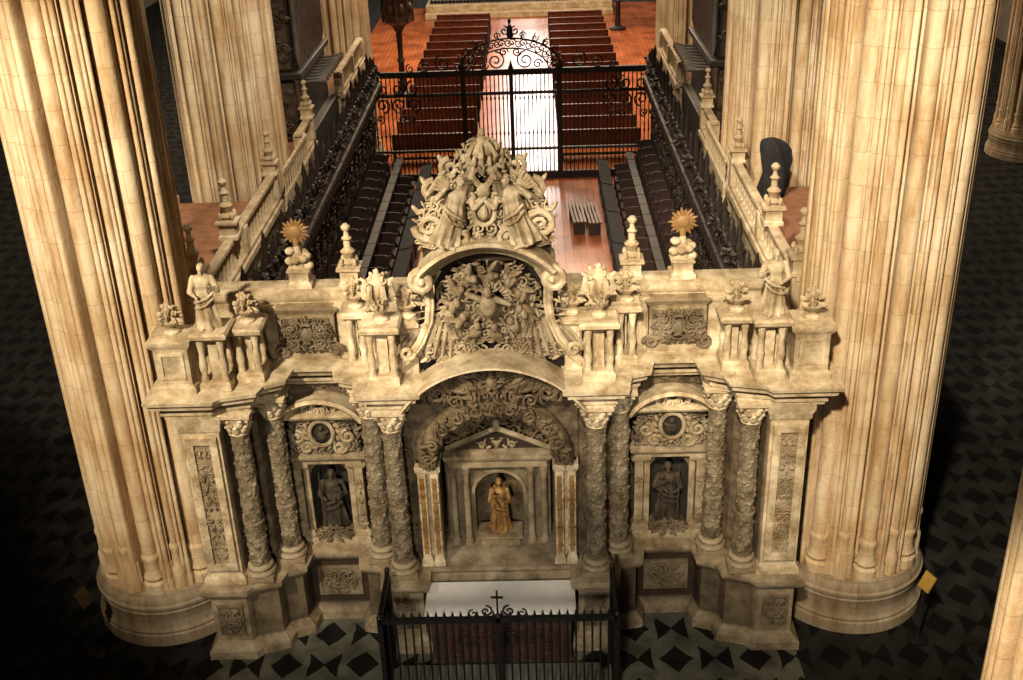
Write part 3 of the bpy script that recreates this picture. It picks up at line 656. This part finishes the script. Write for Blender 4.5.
for s in (-1,1):
    o = link('angel', ang, CREAM, A, (s*.50,.12,6.22)); o.scale = (1.0*(-s),1.0,.88); o.rotation_euler = (0, -s*.30, -s*.3)
    o = link('cherub', put, CREAM, A, (s*.25,.20,6.84)); o.scale = (.55*s,.55,.46); o.rotation_euler = (0, -s*.4, 0)

# ------------------------------------------------------------------ statues and finials on the altarpiece
mad = fuse(figure(11, [(-.17,-.1,.62),(-.10,-.2,.64)], [(.18,-.08,.60),(.10,-.18,.66)], child=True, veil=True), .012)
o = link('statue', mad, GILT, None, (0,.86,1.45)); o.scale = (.80,.80,.87); tag(o, 'gilded mother and child statue in the central niche', 'statue')
sa = fuse(figure(21, [(-.20,-.06,.62),(-.12,-.18,.72)], [(.19,-.08,.60),(.12,-.17,.60)], beard=True, staff=True, child=True, fold=6), .014)
for s in (-1,1):
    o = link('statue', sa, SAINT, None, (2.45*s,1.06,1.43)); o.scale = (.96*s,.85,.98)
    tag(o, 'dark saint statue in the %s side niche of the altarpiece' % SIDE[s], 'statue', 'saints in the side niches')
sb2 = fuse(figure(31, [(-.22,-.04,.60),(-.16,-.16,.70)], [(.20,-.06,.58),(.10,-.17,.56)], beard=True, fold=6), .014)
for s in (-1,1):
    o = link('statue', sb2, CREAM, None, (3.57*s,.17,PB)); o.scale = (.84*s,.84,.86)
    tag(o, 'robed stone statue standing on the %s cornice beside the pier' % SIDE[s], 'statue', 'statues on the cornice')
def foliate(seed, h, w):
    m = MB(); m.lathe([(.11,0),(.12,.03),(.07,.06),(.06,.10),(.12,.16),(.14,.2),(.10,.24)], 14)
    rnd = random.Random(seed)
    for i in range(60):
        a = rnd.uniform(0, 2*PI); t = rnd.random(); r = w*(1-.65*t)*rnd.uniform(.6,1.05); z = .20+(h-.24)*t
        m.ell((r*math.cos(a), r*math.sin(a), z), (.06,.020,.032), Matrix.Rotation(a, 3, 'Z') @ Matrix.Rotation(rnd.uniform(-1.2,.3), 3, 'Y'), 8, 5)
    m.ell((0,0,h*.58), (w*.6,w*.6,h*.38)); m.ell((0,0,h-.04), (.04,.04,.06))
    return m
fm = foliate(4, .48, .15)
for i, (x, y, z, lab) in enumerate(((4.06,.14,PA,'at the outer end of the {} cornice beside the pier'),(3.16,.42,PB2,'beside the robed statue on the {} cornice'),
                                    (1.77,.63,PC2,'between the {} pinnacle and the leafy bouquet'),(1.07,.51,PD_,'beside the {} edge of the central relief'))):
    for s in (-1,1):
        o = fm.build('foliage_urn', CREAM, None, (s*x,y,z)); o.scale = (.95,.95,.85)
        tag(o, 'small leafy stone urn '+lab.format(SIDE[s]), 'urn', 'leafy urns on the cornice')
m = foliate(14, .74, .22)
for i in range(6):
    a = i*1.05; m.tube([(.05*math.cos(a),.05*math.sin(a),.2),(.20*math.cos(a),.20*math.sin(a),.40),(.17*math.cos(a),.17*math.sin(a),.58),(.23*math.cos(a),.23*math.sin(a),.62)], [.045,.05,.035,.02], 6)
for s in (-1,1):
    o = m.build('foliage_bouquet', CREAM, None, (1.39*s,.23,PC)); o.scale = (.92,.92,.94); tag(o, 'large leafy stone bouquet on pedestal %s of the arched cornice' % SIDE[s], 'finial', 'stone bouquets')
for s in (-1,1):
    t = thing('sunburst_finial', 'round rayed sunburst finial on the %s choir rail' % SIDE[s], 'finial', (2.55*s,1.13,5.31), 0, 'sunburst finials')
    m = MB(); m.rect(-.13,.13,-.12,.12,[(.04,0),(.04,.06),(0,.09),(0,.2),(.03,.24),(0,.26)]); m.lathe([(.1,.26),(.06,.32),(.09,.4),(.05,.5),(.04,.56)], 14)
    for i in range(12): m.ell((.13*math.cos(i*.9)*(1-i*.02), .08*math.sin(i*.9), .28+i*.02), (.07,.06,.055), None, 8, 5)
    m.build('finial_base', CREAM, t)
    m = MB(); m.ell((0,0,.76), (.10,.045,.10), None, 16, 8)
    for i in range(18):
        a = 2*PI*i/18; L = .2 if i % 2 else .17
        m.tube([(.07*math.cos(a),0,.76+.07*math.sin(a)),(.14*math.cos(a),0,.76+.14*math.sin(a)),(L*math.cos(a),0,.76+L*math.sin(a))], [.022,.026,.006], 5)
    m.cap((0,0,.52),(0,0,.68),.035,.03)
    m.build('sun_disc', SUNG, t)
def pinnacle(h=.85):
    m = MB(); k = h/.85
    m.rect(-.12,.12,-.12,.12,[(.02,0),(.02,.05*k),(0,.07*k),(0,.2*k),(.04,.23*k),(.04,.26*k),(-.02,.28*k)])
    m.lathe([(.08,.28*k),(.11,.32*k),(.06,.37*k),(.08,.43*k),(.10,.47*k),(.05,.52*k),(.045,.62*k),(.07,.65*k),(.035,.69*k),(.03,.75*k),(.06,.78*k),(.065,.81*k),(.03,.85*k)], 14)
    for i in range(4):
        a = PI/4+i*PI/2; m.ell((.12*math.cos(a),.12*math.sin(a),.33*k), (.035,.035,.06))
    return m
pm = pinnacle()
for s in (-1,1):
    o = pm.build('pinnacle', CREAM, None, (1.88*s,1.14,5.31)); tag(o, 'slender stone pinnacle on rail between %s sunburst and central relief' % SIDE[s], 'pinnacle', 'stone pinnacles')

# ------------------------------------------------------------------ altar table, cloth, railing
t = thing('altar_table', 'stone altar table with red-brown frontal behind the iron railing', 'altar', (0,-.14,0))
m = MB(); m.rect(-.98,.98,-.28,.3,[(.03,0),(.03,.1),(0,.12),(0,.86),(.05,.92),(.05,.98)]); m.build('body', SAINT, t)
m = MB(); m.box(-.92,.92,-.32,-.285,.14,.84); m.frame(-.92,.92,.14,.84,-.34,-.31,.05); carve(m, 0, .5, 1.5, .5, -.315, .03, 71, 20, 6, 'rect', .9); m.build('frontal', FRONT, t)
m = MB(); m.box(-1.05,1.05,-.49,.2,.982,1.0); n = 40
m.rings([[(-1.05+2.1*i/n, -.492-.006*math.sin(i*1.7)*k, 1.0-.09*k) for i in range(n+1)] for k in (0,.5,1)], False, False, closed=False)
tag(m.build('altar_cloth', WHITE), 'white linen cloth covering the altar table', 'cloth')
m = MB(); m.box(-1.4,1.4,-1.05,-.50,.013,.1); tag(m.build('altar_step', GREYP, bevel=.01), 'low grey stone step in front of the altar', 'step')

t = thing('iron_railing', 'black spiked iron railing enclosing the altar front', 'railing', (0,0,0))
bm_ = MB(); bm_.tube([(0,0,.1),(0,0,1.50)], .013, 6); bm_.tube([(0,0,1.48),(0,0,1.52),(0,0,1.60)], [.013,.022,.003], 6)
bar0 = None
XR, YF, YB = 1.56, -1.15, -.2
spots = [(-XR+2*XR*i/29, YF) for i in range(1,29)]+[(s*XR, YF+(YB-YF)*j/9) for s in (-1,1) for j in range(1,9)]
for x, y in spots:
    if bar0 is None: bar0 = bm_.build('bar', IRON, t, (x,y,0))
    else:
        b = bar0.copy(); COL.objects.link(b); b.parent = t; b.location = (x,y,0)
for z in (.14,1.45):
    m = MB(); m.box(-XR,XR,YF-.03,YF+.03,z-.035,z+.04)
    for s in (-1,1): m.box(s*XR-.03,s*XR+.03,YF,YB,z-.035,z+.04)
    m.build('rail', IRON, t)
for x, y, h in ((-XR,YF,1.50),(XR,YF,1.50),(-XR,YB,1.54),(XR,YB,1.54),(0,YF,1.50)):
    m = MB(); m.box(-.03,.03,-.03,.03,0,h); m.lathe([(.03,h),(.04,h+.015),(.025,h+.04),(.005,h+.06)], 10); m.build('post', IRON, t, (x,y,0))
m = MB()
for s in (-1,1):
    m.tube(spiral(s*.15,1.59,.09,1.3,PI/2, s, YF), .014, 6); m.tube(spiral(s*.32,1.55,.07,1.2,PI/2, -s, YF), .012, 6)
m.box(-.012,.012,YF-.01,YF+.01,1.5,1.92); m.box(-.08,.08,YF-.01,YF+.01,1.80,1.825)
m.build('gate_cross', IRON, t)
# sign stands at the pier feet
for s, lab in ((-1,'sign stand with dark sign at the foot of the left pier'),(1,'sign stand with yellow sign at the foot of the right pier')):
    t = thing('sign_stand', lab, 'sign stand', ((-5.95 if s < 0 else 5.98),-.05,0))
    m = MB(); m.lathe([(.15,0),(.15,.03),(.03,.06),(.018,.08),(.018,1.0)], 16); m.build('post', IRON, t)
    m = MB(); mt = Matrix.Translation((0,-.02,1.06)) @ Matrix.Rotation(-1.0*s, 4, 'Z') @ Matrix.Rotation(-.35, 4, 'X') @ Matrix.Rotation(.15*s, 4, 'Y'); m.box(-.085,.085,-.01,.01,-.12,.12,mt); m.frame(-.095,.095,-.13,.13,-.014,.014,.012); m.v = m.v[:8]+[tuple(mt @ Vector(v)) for v in m.v[8:]]
    m.build('sign_board', YELL if s > 0 else OAK, t)

# ------------------------------------------------------------------ choir enclosure walls behind
XOS = {-1:-.18, 1:.22}
for s in (-1,1):
    XO = XOS[s]
    X = lambda v: s*v
    bb = MB(); bb.lathe([(.05,4.12),(.05,4.18),(.03,4.24),(.06,4.34),(.03,4.44),(.045,4.5),(.05,4.58)], 8)
    for (ya, yb, wh) in ((2.5,8.3,'near the altarpiece'),(10.9,12.35,'between second pier and organ'),(16.6,21.0,'beyond the organ')):
        t = thing('choir_side_wall', '%s sandstone choir wall with balustrade, section %s' % (SIDE[s], wh), 'wall', (XO,0,0), 0, 'choir side walls')
        m = MB(); m.box(X(4.25),X(6.2),ya,yb,0,4.0); m.build('wall_body', SANDS, t)
        m = MB(); m.box(X(4.55),X(6.2),ya,yb,4.0,4.03); m.build('roof', TERRA, t)
        m = MB(); m.box(X(4.14),X(4.55),ya,yb,3.94,4.06); m.box(X(4.18),X(4.40),ya,yb,4.06,4.14); m.box(X(4.20),X(4.36),ya,yb,4.56,4.64); m.box(X(6.2),X(6.35),ya,yb,3.9,4.2)
        n = max(1, int((yb-ya)/2.1))
        for i in range(n+1):
            y = ya+.15+(yb-ya-.3)*i/n; m.box(X(4.16),X(4.40),y-.10,y+.10,4.14,4.60)
        m.build('parapet', SANDS, t, bevel=.012)
        k = max(3, int((yb-ya)/.26))
        first = None
        for i in range(k):
            y = ya+.3+(yb-ya-.5)*i/(k-1)
            loc = (X(4.28), y, 0)
            if first is None: first = bb.build('baluster', SANDS, t, loc)
            else:
                b = first.copy(); COL.objects.link(b); b.parent = t; b.location = loc
    t = thing('balustrade', 'slim stone balustrade passing in front of the %s second pier' % SIDE[s], 'railing', (XO,0,0), 0, 'slim balustrades')
    m = MB(); m.box(X(4.07),X(4.13),8.32,10.88,4.56,4.64); m.box(X(4.07),X(4.13),8.32,10.88,3.4,4.14); m.build('rail', SANDS, t)
    first = None
    for i in range(11):
        loc = (X(4.10), 8.4+2.4*i/10, 0)
        if first is None: first = bb.build('baluster', SANDS, t, loc); first.scale = (.5,.5,1)
        else:
            b = first.copy(); COL.objects.link(b); b.parent = t; b.location = loc
    for i, y in enumerate((2.65,4.75,8.1,12.15)):
        o = pm.build('pinnacle', SANDS, None, (XO+s*4.28,y,4.64)); tag(o, '%s stone pinnacle on the %s choir parapet behind the altarpiece' % (ORD[i], SIDE[s]), 'pinnacle', 'parapet pinnacles')
        if i < 2: o.scale = (1.15,1.15,1.2)
m = MB(); n = 28
prof = [(.25,.02),(.25,.2),(.24,.5),(.26,.75),(.27,.95),(.24,1.06),(.20,1.12),(.08,1.17),(.03,1.18)]
m.rings([[(r*(1+.16*math.sin(5*2*PI*i/n+z*3)+.10*math.sin(3*2*PI*i/n-z*5))*math.cos(2*PI*i/n)+.09*math.sin(z*3), .7*r*(1+.14*math.sin(5*2*PI*i/n+z*2))*math.sin(2*PI*i/n), z-.02) for i in range(n)] for r, z in prof])
tag(m.build('draped_cover', CLOTHB, None, (5.08,7.75,4.03)), 'black cloth draped over a tall object on right choir wall', 'cover')

# choir platforms and stalls
for s in (-1,1):
    XO = XOS[s]
    t = thing('choir_platform', 'raised grey-edged platform carrying the %s upper choir stalls' % SIDE[s], 'platform', (XO,0,0), 0, 'choir platforms')
    m = MB(); m.box(s*3.48,s*3.95,2.4,20.6,0,.5); m.build('deck', WALNUT, t)
    m = MB(); m.box(s*3.40,s*3.48,2.4,20.6,0,.56); m.build('edge_step', GREYP, t)
def stall(v):
    t = thing('choir_stall', '', 'choir stall', (0,0,0), 0, 'upper choir stalls')   # local: back at +y, opens to -y
    m = MB(); m.box(-.33,.33,-.45,0,.42,.48); m.box(-.33,.33,-.06,0,.0,.42); m.build('seat', MAROON, t)
    m = MB(); m.box(-.36,.36,-.02,.02,0,3.3); m.frame(-.3,.3,1.1,2.6,-.05,-.01,.06); carve(m, 0, 1.85, .5, 1.3, -.02, .07, 81+v, 20, 5, s=1.0)
    m.lathe([(.03,1.0),(.04,1.1),(.025,1.3),(.035,1.6),(.025,2.2),(.04,2.6),(.03,2.85)], 8, (-.33,-.06,0))
    m.build('back_panel', WALNUT, t)
    m = MB()
    m.rings([[(x,y,z) for y, z in ((.0,0),(-.5,0),(-.5,.6),(-.42,.75),(-.5,.9),(-.3,1.0),(0,1.0))] for x in (-.375,-.335)])
    m.ell((-.345,-.47,.93), (.038,.07,.05)); m.build('armrest', MAROON, t)
    m = MB(); m.box(-.37,.37,-.34,.02,2.85,2.95); m.box(-.37,.37,-.28,.02,2.95,3.14)
    for s in (-1,0,1): m.tube([(s*.28,-.32,2.85),(s*.28,-.34,2.72),(s*.28,-.26,2.6)], .035, 6)
    rnd = random.Random(3+v)
    for i in range(40): m.ell((rnd.uniform(-.29,.29), rnd.uniform(-.30,-.04), rnd.uniform(3.08,3.52)), (.08,.03,.04), Matrix.Rotation(rnd.uniform(0,3), 3, 'Y') @ Matrix.Rotation(rnd.uniform(0,3), 3, 'Z'), 7, 4)
    h = (0,.16,-.10)[v]
    m.lathe([(.08,3.14),(.12,3.3),(.055,3.4),(.085,3.55),(.04,3.68),(.06,3.74+h*.5),(.01,3.90+h)], 8, (0,-.14,0))
    for q, hh in ((-.29,.0),(-.16,-.10),(.16,-.06),(.29,.05)): m.lathe([(.04,3.14),(.06,3.3),(.025,3.42),(.045,3.5+hh),(.005,3.68+hh)], 6, (q,-.18,0))
    m.tube(spiral(-.18,3.40,.12,1.2,0,1,-.26), .035, 5); m.tube(spiral(.18,3.40,.12,1.2,PI,-1,-.26), .035, 5)
    m.build('canopy', WALNUT, t)
    return t
st0 = {}
for s in (-1,1):
    for i in range(23):
        y = 2.9+i*.775; lab = '%s upper choir stall from the altarpiece, %s side' % (ORD[i], SIDE[s])
        rz = -PI/2*s; loc = (XOS[s]+s*4.00,y,.5); v = (i*7+i//3) % 3
        if v not in st0: st0[v] = stall(v); st0[v].location = loc; st0[v].rotation_euler.z = rz; st0[v]['label'] = lab
        else: dup(st0[v], loc, rz, lab)
def low_stall():
    t = thing('lower_choir_stall', '', 'choir stall', (0,0,0), 0, 'lower choir stalls')
    m = MB(); m.box(-.33,.33,-.45,0,.40,.46); m.box(-.33,.33,-.06,0,0,.4); m.build('seat', MAROON, t)
    m = MB(); m.box(-.36,.36,-.02,.04,0,1.12); m.box(-.37,.37,-.12,.08,1.12,1.17); m.build('back_panel', WALNUT, t)
    m = MB(); m.rings([[(x,y,z) for y, z in ((0,0),(-.46,0),(-.46,.5),(-.38,.62),(-.46,.76),(-.3,.84),(0,.84))] for x in (-.375,-.335)]); m.ell((-.345,-.42,.78), (.038,.06,.045)); m.build('armrest', MAROON, t)
    return t
ls0 = None
for s in (-1,1):
    for i in range(12):
        y = 11.2+i*.775; lab = '%s lower choir stall from the altarpiece, %s side' % (ORD[i], SIDE[s])
        loc = (XOS[s]+s*3.27,y,.02); rz = -PI/2*s
        if ls0 is None: ls0 = low_stall(); ls0.location = loc; ls0.rotation_euler.z = rz; ls0['label'] = lab
        else: dup(ls0, loc, rz, lab)
# low reading desks in front of the lower stalls
d0 = None
for s in (-1,1):
    for i in range(4):
        loc = (XOS[s]+s*2.42, 12.3+i*2.3, .02); lab = '%s dark reading desk from the altarpiece, before the %s lower stalls' % (ORD[i], SIDE[s]); rz = -PI/2*s
        if d0 is None:
            d0 = thing('reading_desk', lab, 'desk', loc, rz, 'choir reading desks')
            m = MB(); m.box(-1.08,1.08,-.06,0,0,.86); m.frame(-1.0,-.05,.12,.76,-.09,-.05,.06); m.frame(.05,1.0,.12,.76,-.09,-.05,.06); m.build('front_panel', WALNUT, d0)
            m = MB(); m.add([(-1.1,-.12,.86),(1.1,-.12,.86),(1.1,.22,.80),(-1.1,.22,.80),(-1.1,-.12,.91),(1.1,-.12,.91),(1.1,.22,.85),(-1.1,.22,.85)], [(3,2,1,0),(4,5,6,7),(0,1,5,4),(1,2,6,5),(2,3,7,6),(3,0,4,7)])
            m.box(-1.1,1.1,-.13,-.10,.9,.95); m.build('desk_top', CLOTHB, d0)
            for q in (-1,1):
                m = MB(); m.box(q*1.05-.03,q*1.05+.03,0,.18,0,.80); m.build('end_panel', WALNUT, d0)
        else: dup(d0, loc, rz, lab)
b0 = thing('slatted_bench', 'left of two brown slatted benches on the choir floor', 'bench', (1.78,17.0,.02), .06, 'slatted benches')
m = MB()
for q in range(4): m.box(-.18+.10*q,-.115+.10*q,-.85,.85,.42,.46)
for sy in (-1,1): m.box(-.18,.185,sy*.6-.03,sy*.6+.03,.37,.42)
m.build('seat', BENCH, b0)
for sy in (-1,1):
    m = MB(); m.box(-.16,.16,sy*.6-.03,sy*.6+.03,0,.37); m.build('leg', WALNUT, b0)
dup(b0, (2.2,16.9,.02), .06, 'right of two brown slatted benches on the choir floor')

# ------------------------------------------------------------------ choir grille
GY = 21.4; GW = 4.68
t = thing('choir_grille', 'tall black iron choir grille with scrolled crest', 'grille', (-.02,GY,0))
gb = MB(); gb.tube([(0,0,.1),(0,0,3.38)], .018, 6); gb.ell((0,0,1.5), (.035,.035,.06)); gb.ell((0,0,2.6), (.035,.035,.06))
first = None
for i in range(73):
    x = -GW+.1+(2*GW-.2)*i/72
    if first is None: first = gb.build('bar', IRON, t, (x,0,0))
    else:
        b = first.copy(); COL.objects.link(b); b.parent = t; b.location = (x,0,0)
for z, h in ((.14,.12),(1.0,.035),(2.75,.03),(3.40,.09)):
    m = MB(); m.box(-GW,GW,-.05,.05,z-h,z+h); m.build('rail', IRON, t)
for x in (-GW,-1.45,0,1.45,GW):
    m = MB(); m.box(-.06,.06,-.06,.06,0,3.4); m.lathe([(.06,3.4),(.09,3.5),(.05,3.6),(.01,3.75)], 10); m.build('post', IRON, t, (x,0,0))
m = MB(); m.box(-GW,GW,-.012,.012,2.78,2.81)
for sx in (-1,1):
    for i in range(2):
        x = sx*(GW-.5-.95*i)
        for q in (-1,1):
            m.tube(spiral(x+q*.22,2.98,.24,1.4,PI/2,q,-.02,20), .03, 5); m.tube(spiral(x+q*.22,2.48,.24,1.4,-PI/2,q,-.02,20), .03, 5)
            m.tube(spiral(x+q*.12,2.05,.14,1.3,-PI/2,q,-.02), .024, 5)
m.build('scroll_band', IRON, t)
m = MB()
def arcp(a_, b_, z0, n=28): return [(a_*math.sin(-PI/2+PI*i/n), 0, z0+b_*math.cos(-PI/2+PI*i/n)) for i in range(n+1)]
m.tube(arcp(1.55,.95,3.45), .03, 6); m.tube(arcp(1.15,.66,3.45), .024, 6)
for i in range(13):
    a = -PI/2+PI*(i+.5)/13
    for q in (-1,1): m.tube(spiral(1.35*math.sin(a)+q*.07, 3.45+.82*math.cos(a), .12, 1.3, 0, q, 0), .02, 5)
    m.tube(spiral(1.62*math.sin(a), 3.47+1.04*math.cos(a), .11, 1.3, a, 1 if i % 2 else -1, 0), .02, 5)
for i in range(15):
    a = -PI/2+PI*i/14; m.tube([(1.55*math.sin(a),0,3.45+.95*math.cos(a)),(1.8*math.sin(a),0,3.45+1.22*math.cos(a))], [.03,.008], 5)
for q in (-1,1):
    m.tube(spiral(q*.45,3.74,.28,1.6,PI/2,q,0,24), .026, 6); m.tube(spiral(q*.2,4.0,.14,1.4,0,-q,0,20), .022, 6); m.tube(spiral(q*.82,3.62,.15,1.4,0,q,0,20), .022, 6)
    m.tube(spiral(q*2.05,3.72,.26,1.5,PI/2,-q,0,20), .026, 6); m.tube(spiral(q*2.6,3.64,.2,1.4,PI/2,-q,0,20), .024, 6); m.tube(spiral(q*3.05,3.58,.14,1.3,PI/2,-q,0,20), .02, 6)
    m.tube(spiral(q*.16,4.62,.14,1.3,PI/2,q,0,20), .024, 6)
m.ell((0,0,4.6), (.10,.05,.22)); m.ell((0,0,4.9), (.05,.04,.09))
m.build('crest', IRON, t)

# pews beyond the grille
def pew():
    t = thing('pew', '', 'pew', (0,0,0), 0, 'pews in the crossing')
    m = MB(); m.box(-1.3,1.3,-.2,.22,.42,.47); m.build('seat', PEWM, t)
    m = MB(); m.add([(-1.3,-.2,.45),(1.3,-.2,.45),(1.3,-.27,.95),(-1.3,-.27,.95),(-1.3,-.16,.45),(1.3,-.16,.45),(1.3,-.23,.95),(-1.3,-.23,.95)], [(0,1,2,3),(7,6,5,4),(3,2,6,7),(0,3,7,4),(1,5,6,2)]); m.box(-1.32,1.32,-.30,-.21,.94,.99); m.build('backrest', PEWM, t)
    for s in (-1,1):
        m = MB(); m.rings([[(s*1.3+q,y,z) for y, z in ((-.26,0),(.24,0),(.24,.5),(.1,.62),(-.2,.97),(-.3,.97))] for q in (-.03,.03)]); m.build('end_panel', WALNUT, t)
    m = MB(); m.box(-1.28,1.28,-.55,-.4,.2,.25); m.box(-1.25,-1.2,-.52,-.26,.0,.2); m.box(1.2,1.25,-.52,-.26,0,.2); m.build('kneeler', WALNUT, t)
    return t
p0 = None
for s in (-1,1):
    for i in range(14):
        lab = '%s dark wooden pew from the grille, %s of the aisle' % (ORD[i], SIDE[s]); loc = (s*2.76+.05,23.6+i*1.62,.02)
        if p0 is None: p0 = pew(); p0.location = loc; p0['label'] = lab
        else: dup(p0, loc, 0, lab)
# pulpits
def pulpit(loc, lab):
    t = thing('pulpit', lab, 'pulpit', loc, 0, 'pulpits')
    m = MB(); m.lathe([(.4,0),(.4,.1),(.15,.2),(.11,1.3),(.16,1.4),(.10,1.5),(.12,2.5),(.26,2.75),(.46,2.9)], 16); m.build('stem', WALNUT, t)
    m = MB(); m.lathe([(.46,2.86),(.60,2.96),(.58,3.05),(.58,3.85),(.66,3.9),(.66,4.0),(.55,4.0),(.53,3.1)], 8)
    for i in range(8):
        a = 2*PI*i/8+PI/8; m.ell((.56*math.cos(a),.56*math.sin(a),3.45), (.12,.12,.24)); m.lathe([(.03,2.9),(.05,3.1),(.03,3.4),(.05,3.85)], 6, (.6*math.cos(a+PI/8),.6*math.sin(a+PI/8),0))
    m.build('basket', OAK, t)
pulpit((-4.6,32.5,.02), 'carved pulpit on slender stem left of the pews')
pulpit((4.95,44.5,.02), 'far pulpit behind the right block of pews')
# sanctuary steps, far grille, far altar
m = MB(); m.box(-5,5,48.5,54,.02,.3); m.box(-5,5,49.2,54,.3,.6); tag(m.build('sanctuary_steps', SANDS, bevel=.02), 'pale stone steps at the far end of the aisle', 'steps')
t = thing('sanctuary_grille', 'dark iron grille on the steps beyond the pews', 'grille', (0,49.9,.6))
for z in (.1,1.1,2.9):
    m = MB(); m.box(-4.8,4.8,-.08,.08,z-.06,z+.06); m.build('rail', IRON, t)
first = None
for i in range(49):
    x = -4.7+9.4*i/48
    if abs(x) < .9: continue
    if first is None:
        m = MB(); m.lathe([(.045,0),(.03,.3),(.05,1.1),(.03,1.4),(.025,2.9),(.06,3.0),(.005,3.3)], 6); first = m.build('bar', IRON, t, (x,0,0))
    else:
        b = first.copy(); COL.objects.link(b); b.parent = t; b.location = (x,0,0)
t = thing('far_altar', 'small far altar with white cloth behind the sanctuary grille', 'altar', (1.9,52.2,.6))
m = MB(); m.rect(-.9,.9,-.4,.4,[(.04,0),(.04,.1),(0,.14),(0,.92),(.05,.98)]); m.build('body', BRONZ, t)
m = MB(); m.box(-.98,.98,-.48,.48,.98,1.02); m.box(-.98,.98,-.50,-.47,.7,1.02); m.build('altar_linen', WHITE, t)
# organs between the choir wall sections
for s in (-1,1):
    t = thing('pipe_organ', 'dark pipe organ with fanned trumpets above the %s choir stalls' % SIDE[s], 'organ', (XOS[s]+s*5.0,14.5,0), 0, 'pipe organs')
    m = MB(); m.box(-.7,.7,-2.0,2.0,0,4.1); m.box(-.5,.5,-1.8,1.8,4.1,5.4); m.box(-.6,.6,-1.95,1.95,5.4,5.55); m.box(-.4,.4,-1.7,1.7,5.55,8.4); m.box(-.55,.55,-1.9,1.9,8.4,8.6); m.build('case', WALNUT, t, bevel=.02)
    m = MB()
    for z in (4.4,5.0,6.0,6.8,7.6): carve(m, 0, z, .8, .5, -1.8 if z < 5.4 else -1.7, .14, int(z*10), 36, 7, s=1.0)
    m.box(-.42,.42,-1.84,-1.76,4.2,5.3); m.box(-.34,.34,-1.74,-1.66,5.6,8.0)
    for q in (-.48,.48): m.lathe([(.06,4.1),(.09,4.2),(.05,4.4),(.08,4.7),(.05,5.0),(.09,5.3),(.07,5.4)], 10, (q,-1.9,0))
    m.build('front_carving', OAK, t)
    for i in range(13):
        y = -1.5+3*i/12; h = 1.5+.7*abs(math.cos(i*PI/6))
        m = MB(); m.lathe([(.02,5.57),(.09,5.85),(.09,5.85+h),(.07,5.85+h)], 10, (-s*.5,y,0)); m.build('pipe', PIPE, t)
    for i in range(9):
        y = -1.3+2.6*i/8
        m = MB(); m.tube([(-s*.4,y,5.2),(-s*.8,y,5.22),(-s*1.05,y,5.24)], [.02,.035,.08], 10); m.build('trumpet', PIPE, t)

# ------------------------------------------------------------------ light
W = bpy.data.worlds.new('World'); S.world = W; W.use_nodes = True
W.node_tree.nodes['Background'].inputs[0].default_value = (1,.84,.64,1); W.node_tree.nodes['Background'].inputs[1].default_value = .016
def spot(name, loc, tgt, power, ang, blend, col, size=.4):
    l = bpy.data.lights.new(name, 'SPOT'); l.energy = power; l.spot_size = math.radians(ang); l.spot_blend = blend; l.color = col; l.shadow_soft_size = size
    o = bpy.data.objects.new(name, l); COL.objects.link(o); o.location = loc
    o.rotation_euler = (Vector(tgt)-Vector(loc)).to_track_quat('-Z','Y').to_euler()
def area(name, loc, tgt, power, sx, sy, col):
    l = bpy.data.lights.new(name, 'AREA'); l.shape = 'RECTANGLE'; l.size = sx; l.size_y = sy; l.energy = power; l.color = col
    o = bpy.data.objects.new(name, l); COL.objects.link(o); o.location = loc
    o.rotation_euler = (Vector(tgt)-Vector(loc)).to_track_quat('-Z','Y').to_euler()
WC = (1,.82,.57)
spot('flood_left', (-6.3,-9.5,13.0), (-4.3,.5,5.8), 12500, 40, .7, WC, .3)
spot('flood_right', (.5,-10.0,13.0), (4.6,.5,5.8), 14000, 40, .7, WC, .3)
spot('flood_centre', (-3.2,-8.0,11.5), (0,.3,5.9), 5400, 30, .7, (1,.84,.61), .25)
spot('front_fill', (-1.0,-13.5,7.6), (0,0,1.3), 4200, 42, .9, (1,.88,.70), .7)
spot('altar_spot', (.2,-6.5,9), (0,-.2,1.0), 1000, 16, .6, (1,.9,.75), .3)
spot('near_pier_light', (1.0,-9.5,9), (4.6,-6.4,3), 3500, 50, .6, WC, .4)
spot('rear_left_light', (-1.0,-1,15.0), (-5.0,7.5,5.6), 8000, 42, .6, (1,.85,.63), .3)
spot('rear_right_light', (.5,-1,15.0), (5.0,7.5,5.6), 8000, 42, .6, (1,.85,.63), .3)
spot('far_left_light', (-1.0,13,16), (-5.2,22.5,6.5), 5000, 30, .6, WC, .4)
spot('far_right_light', (1.0,13,16), (5.3,22.5,6.5), 5000, 26, .6, WC, .4)
area('crossing_light', (0,36,15), (0,33,0), 7600, 8, 14, (1,.76,.5))
area('choir_light', (0,16,14), (0,17,0), 480, 2, 5, (1,.75,.5))
area('aisle_glare_light', (.6,66,11), (.4,26,0), 2300, 2.6, 7, (1,.88,.80))  # area light added at the far end for the glare along the aisle
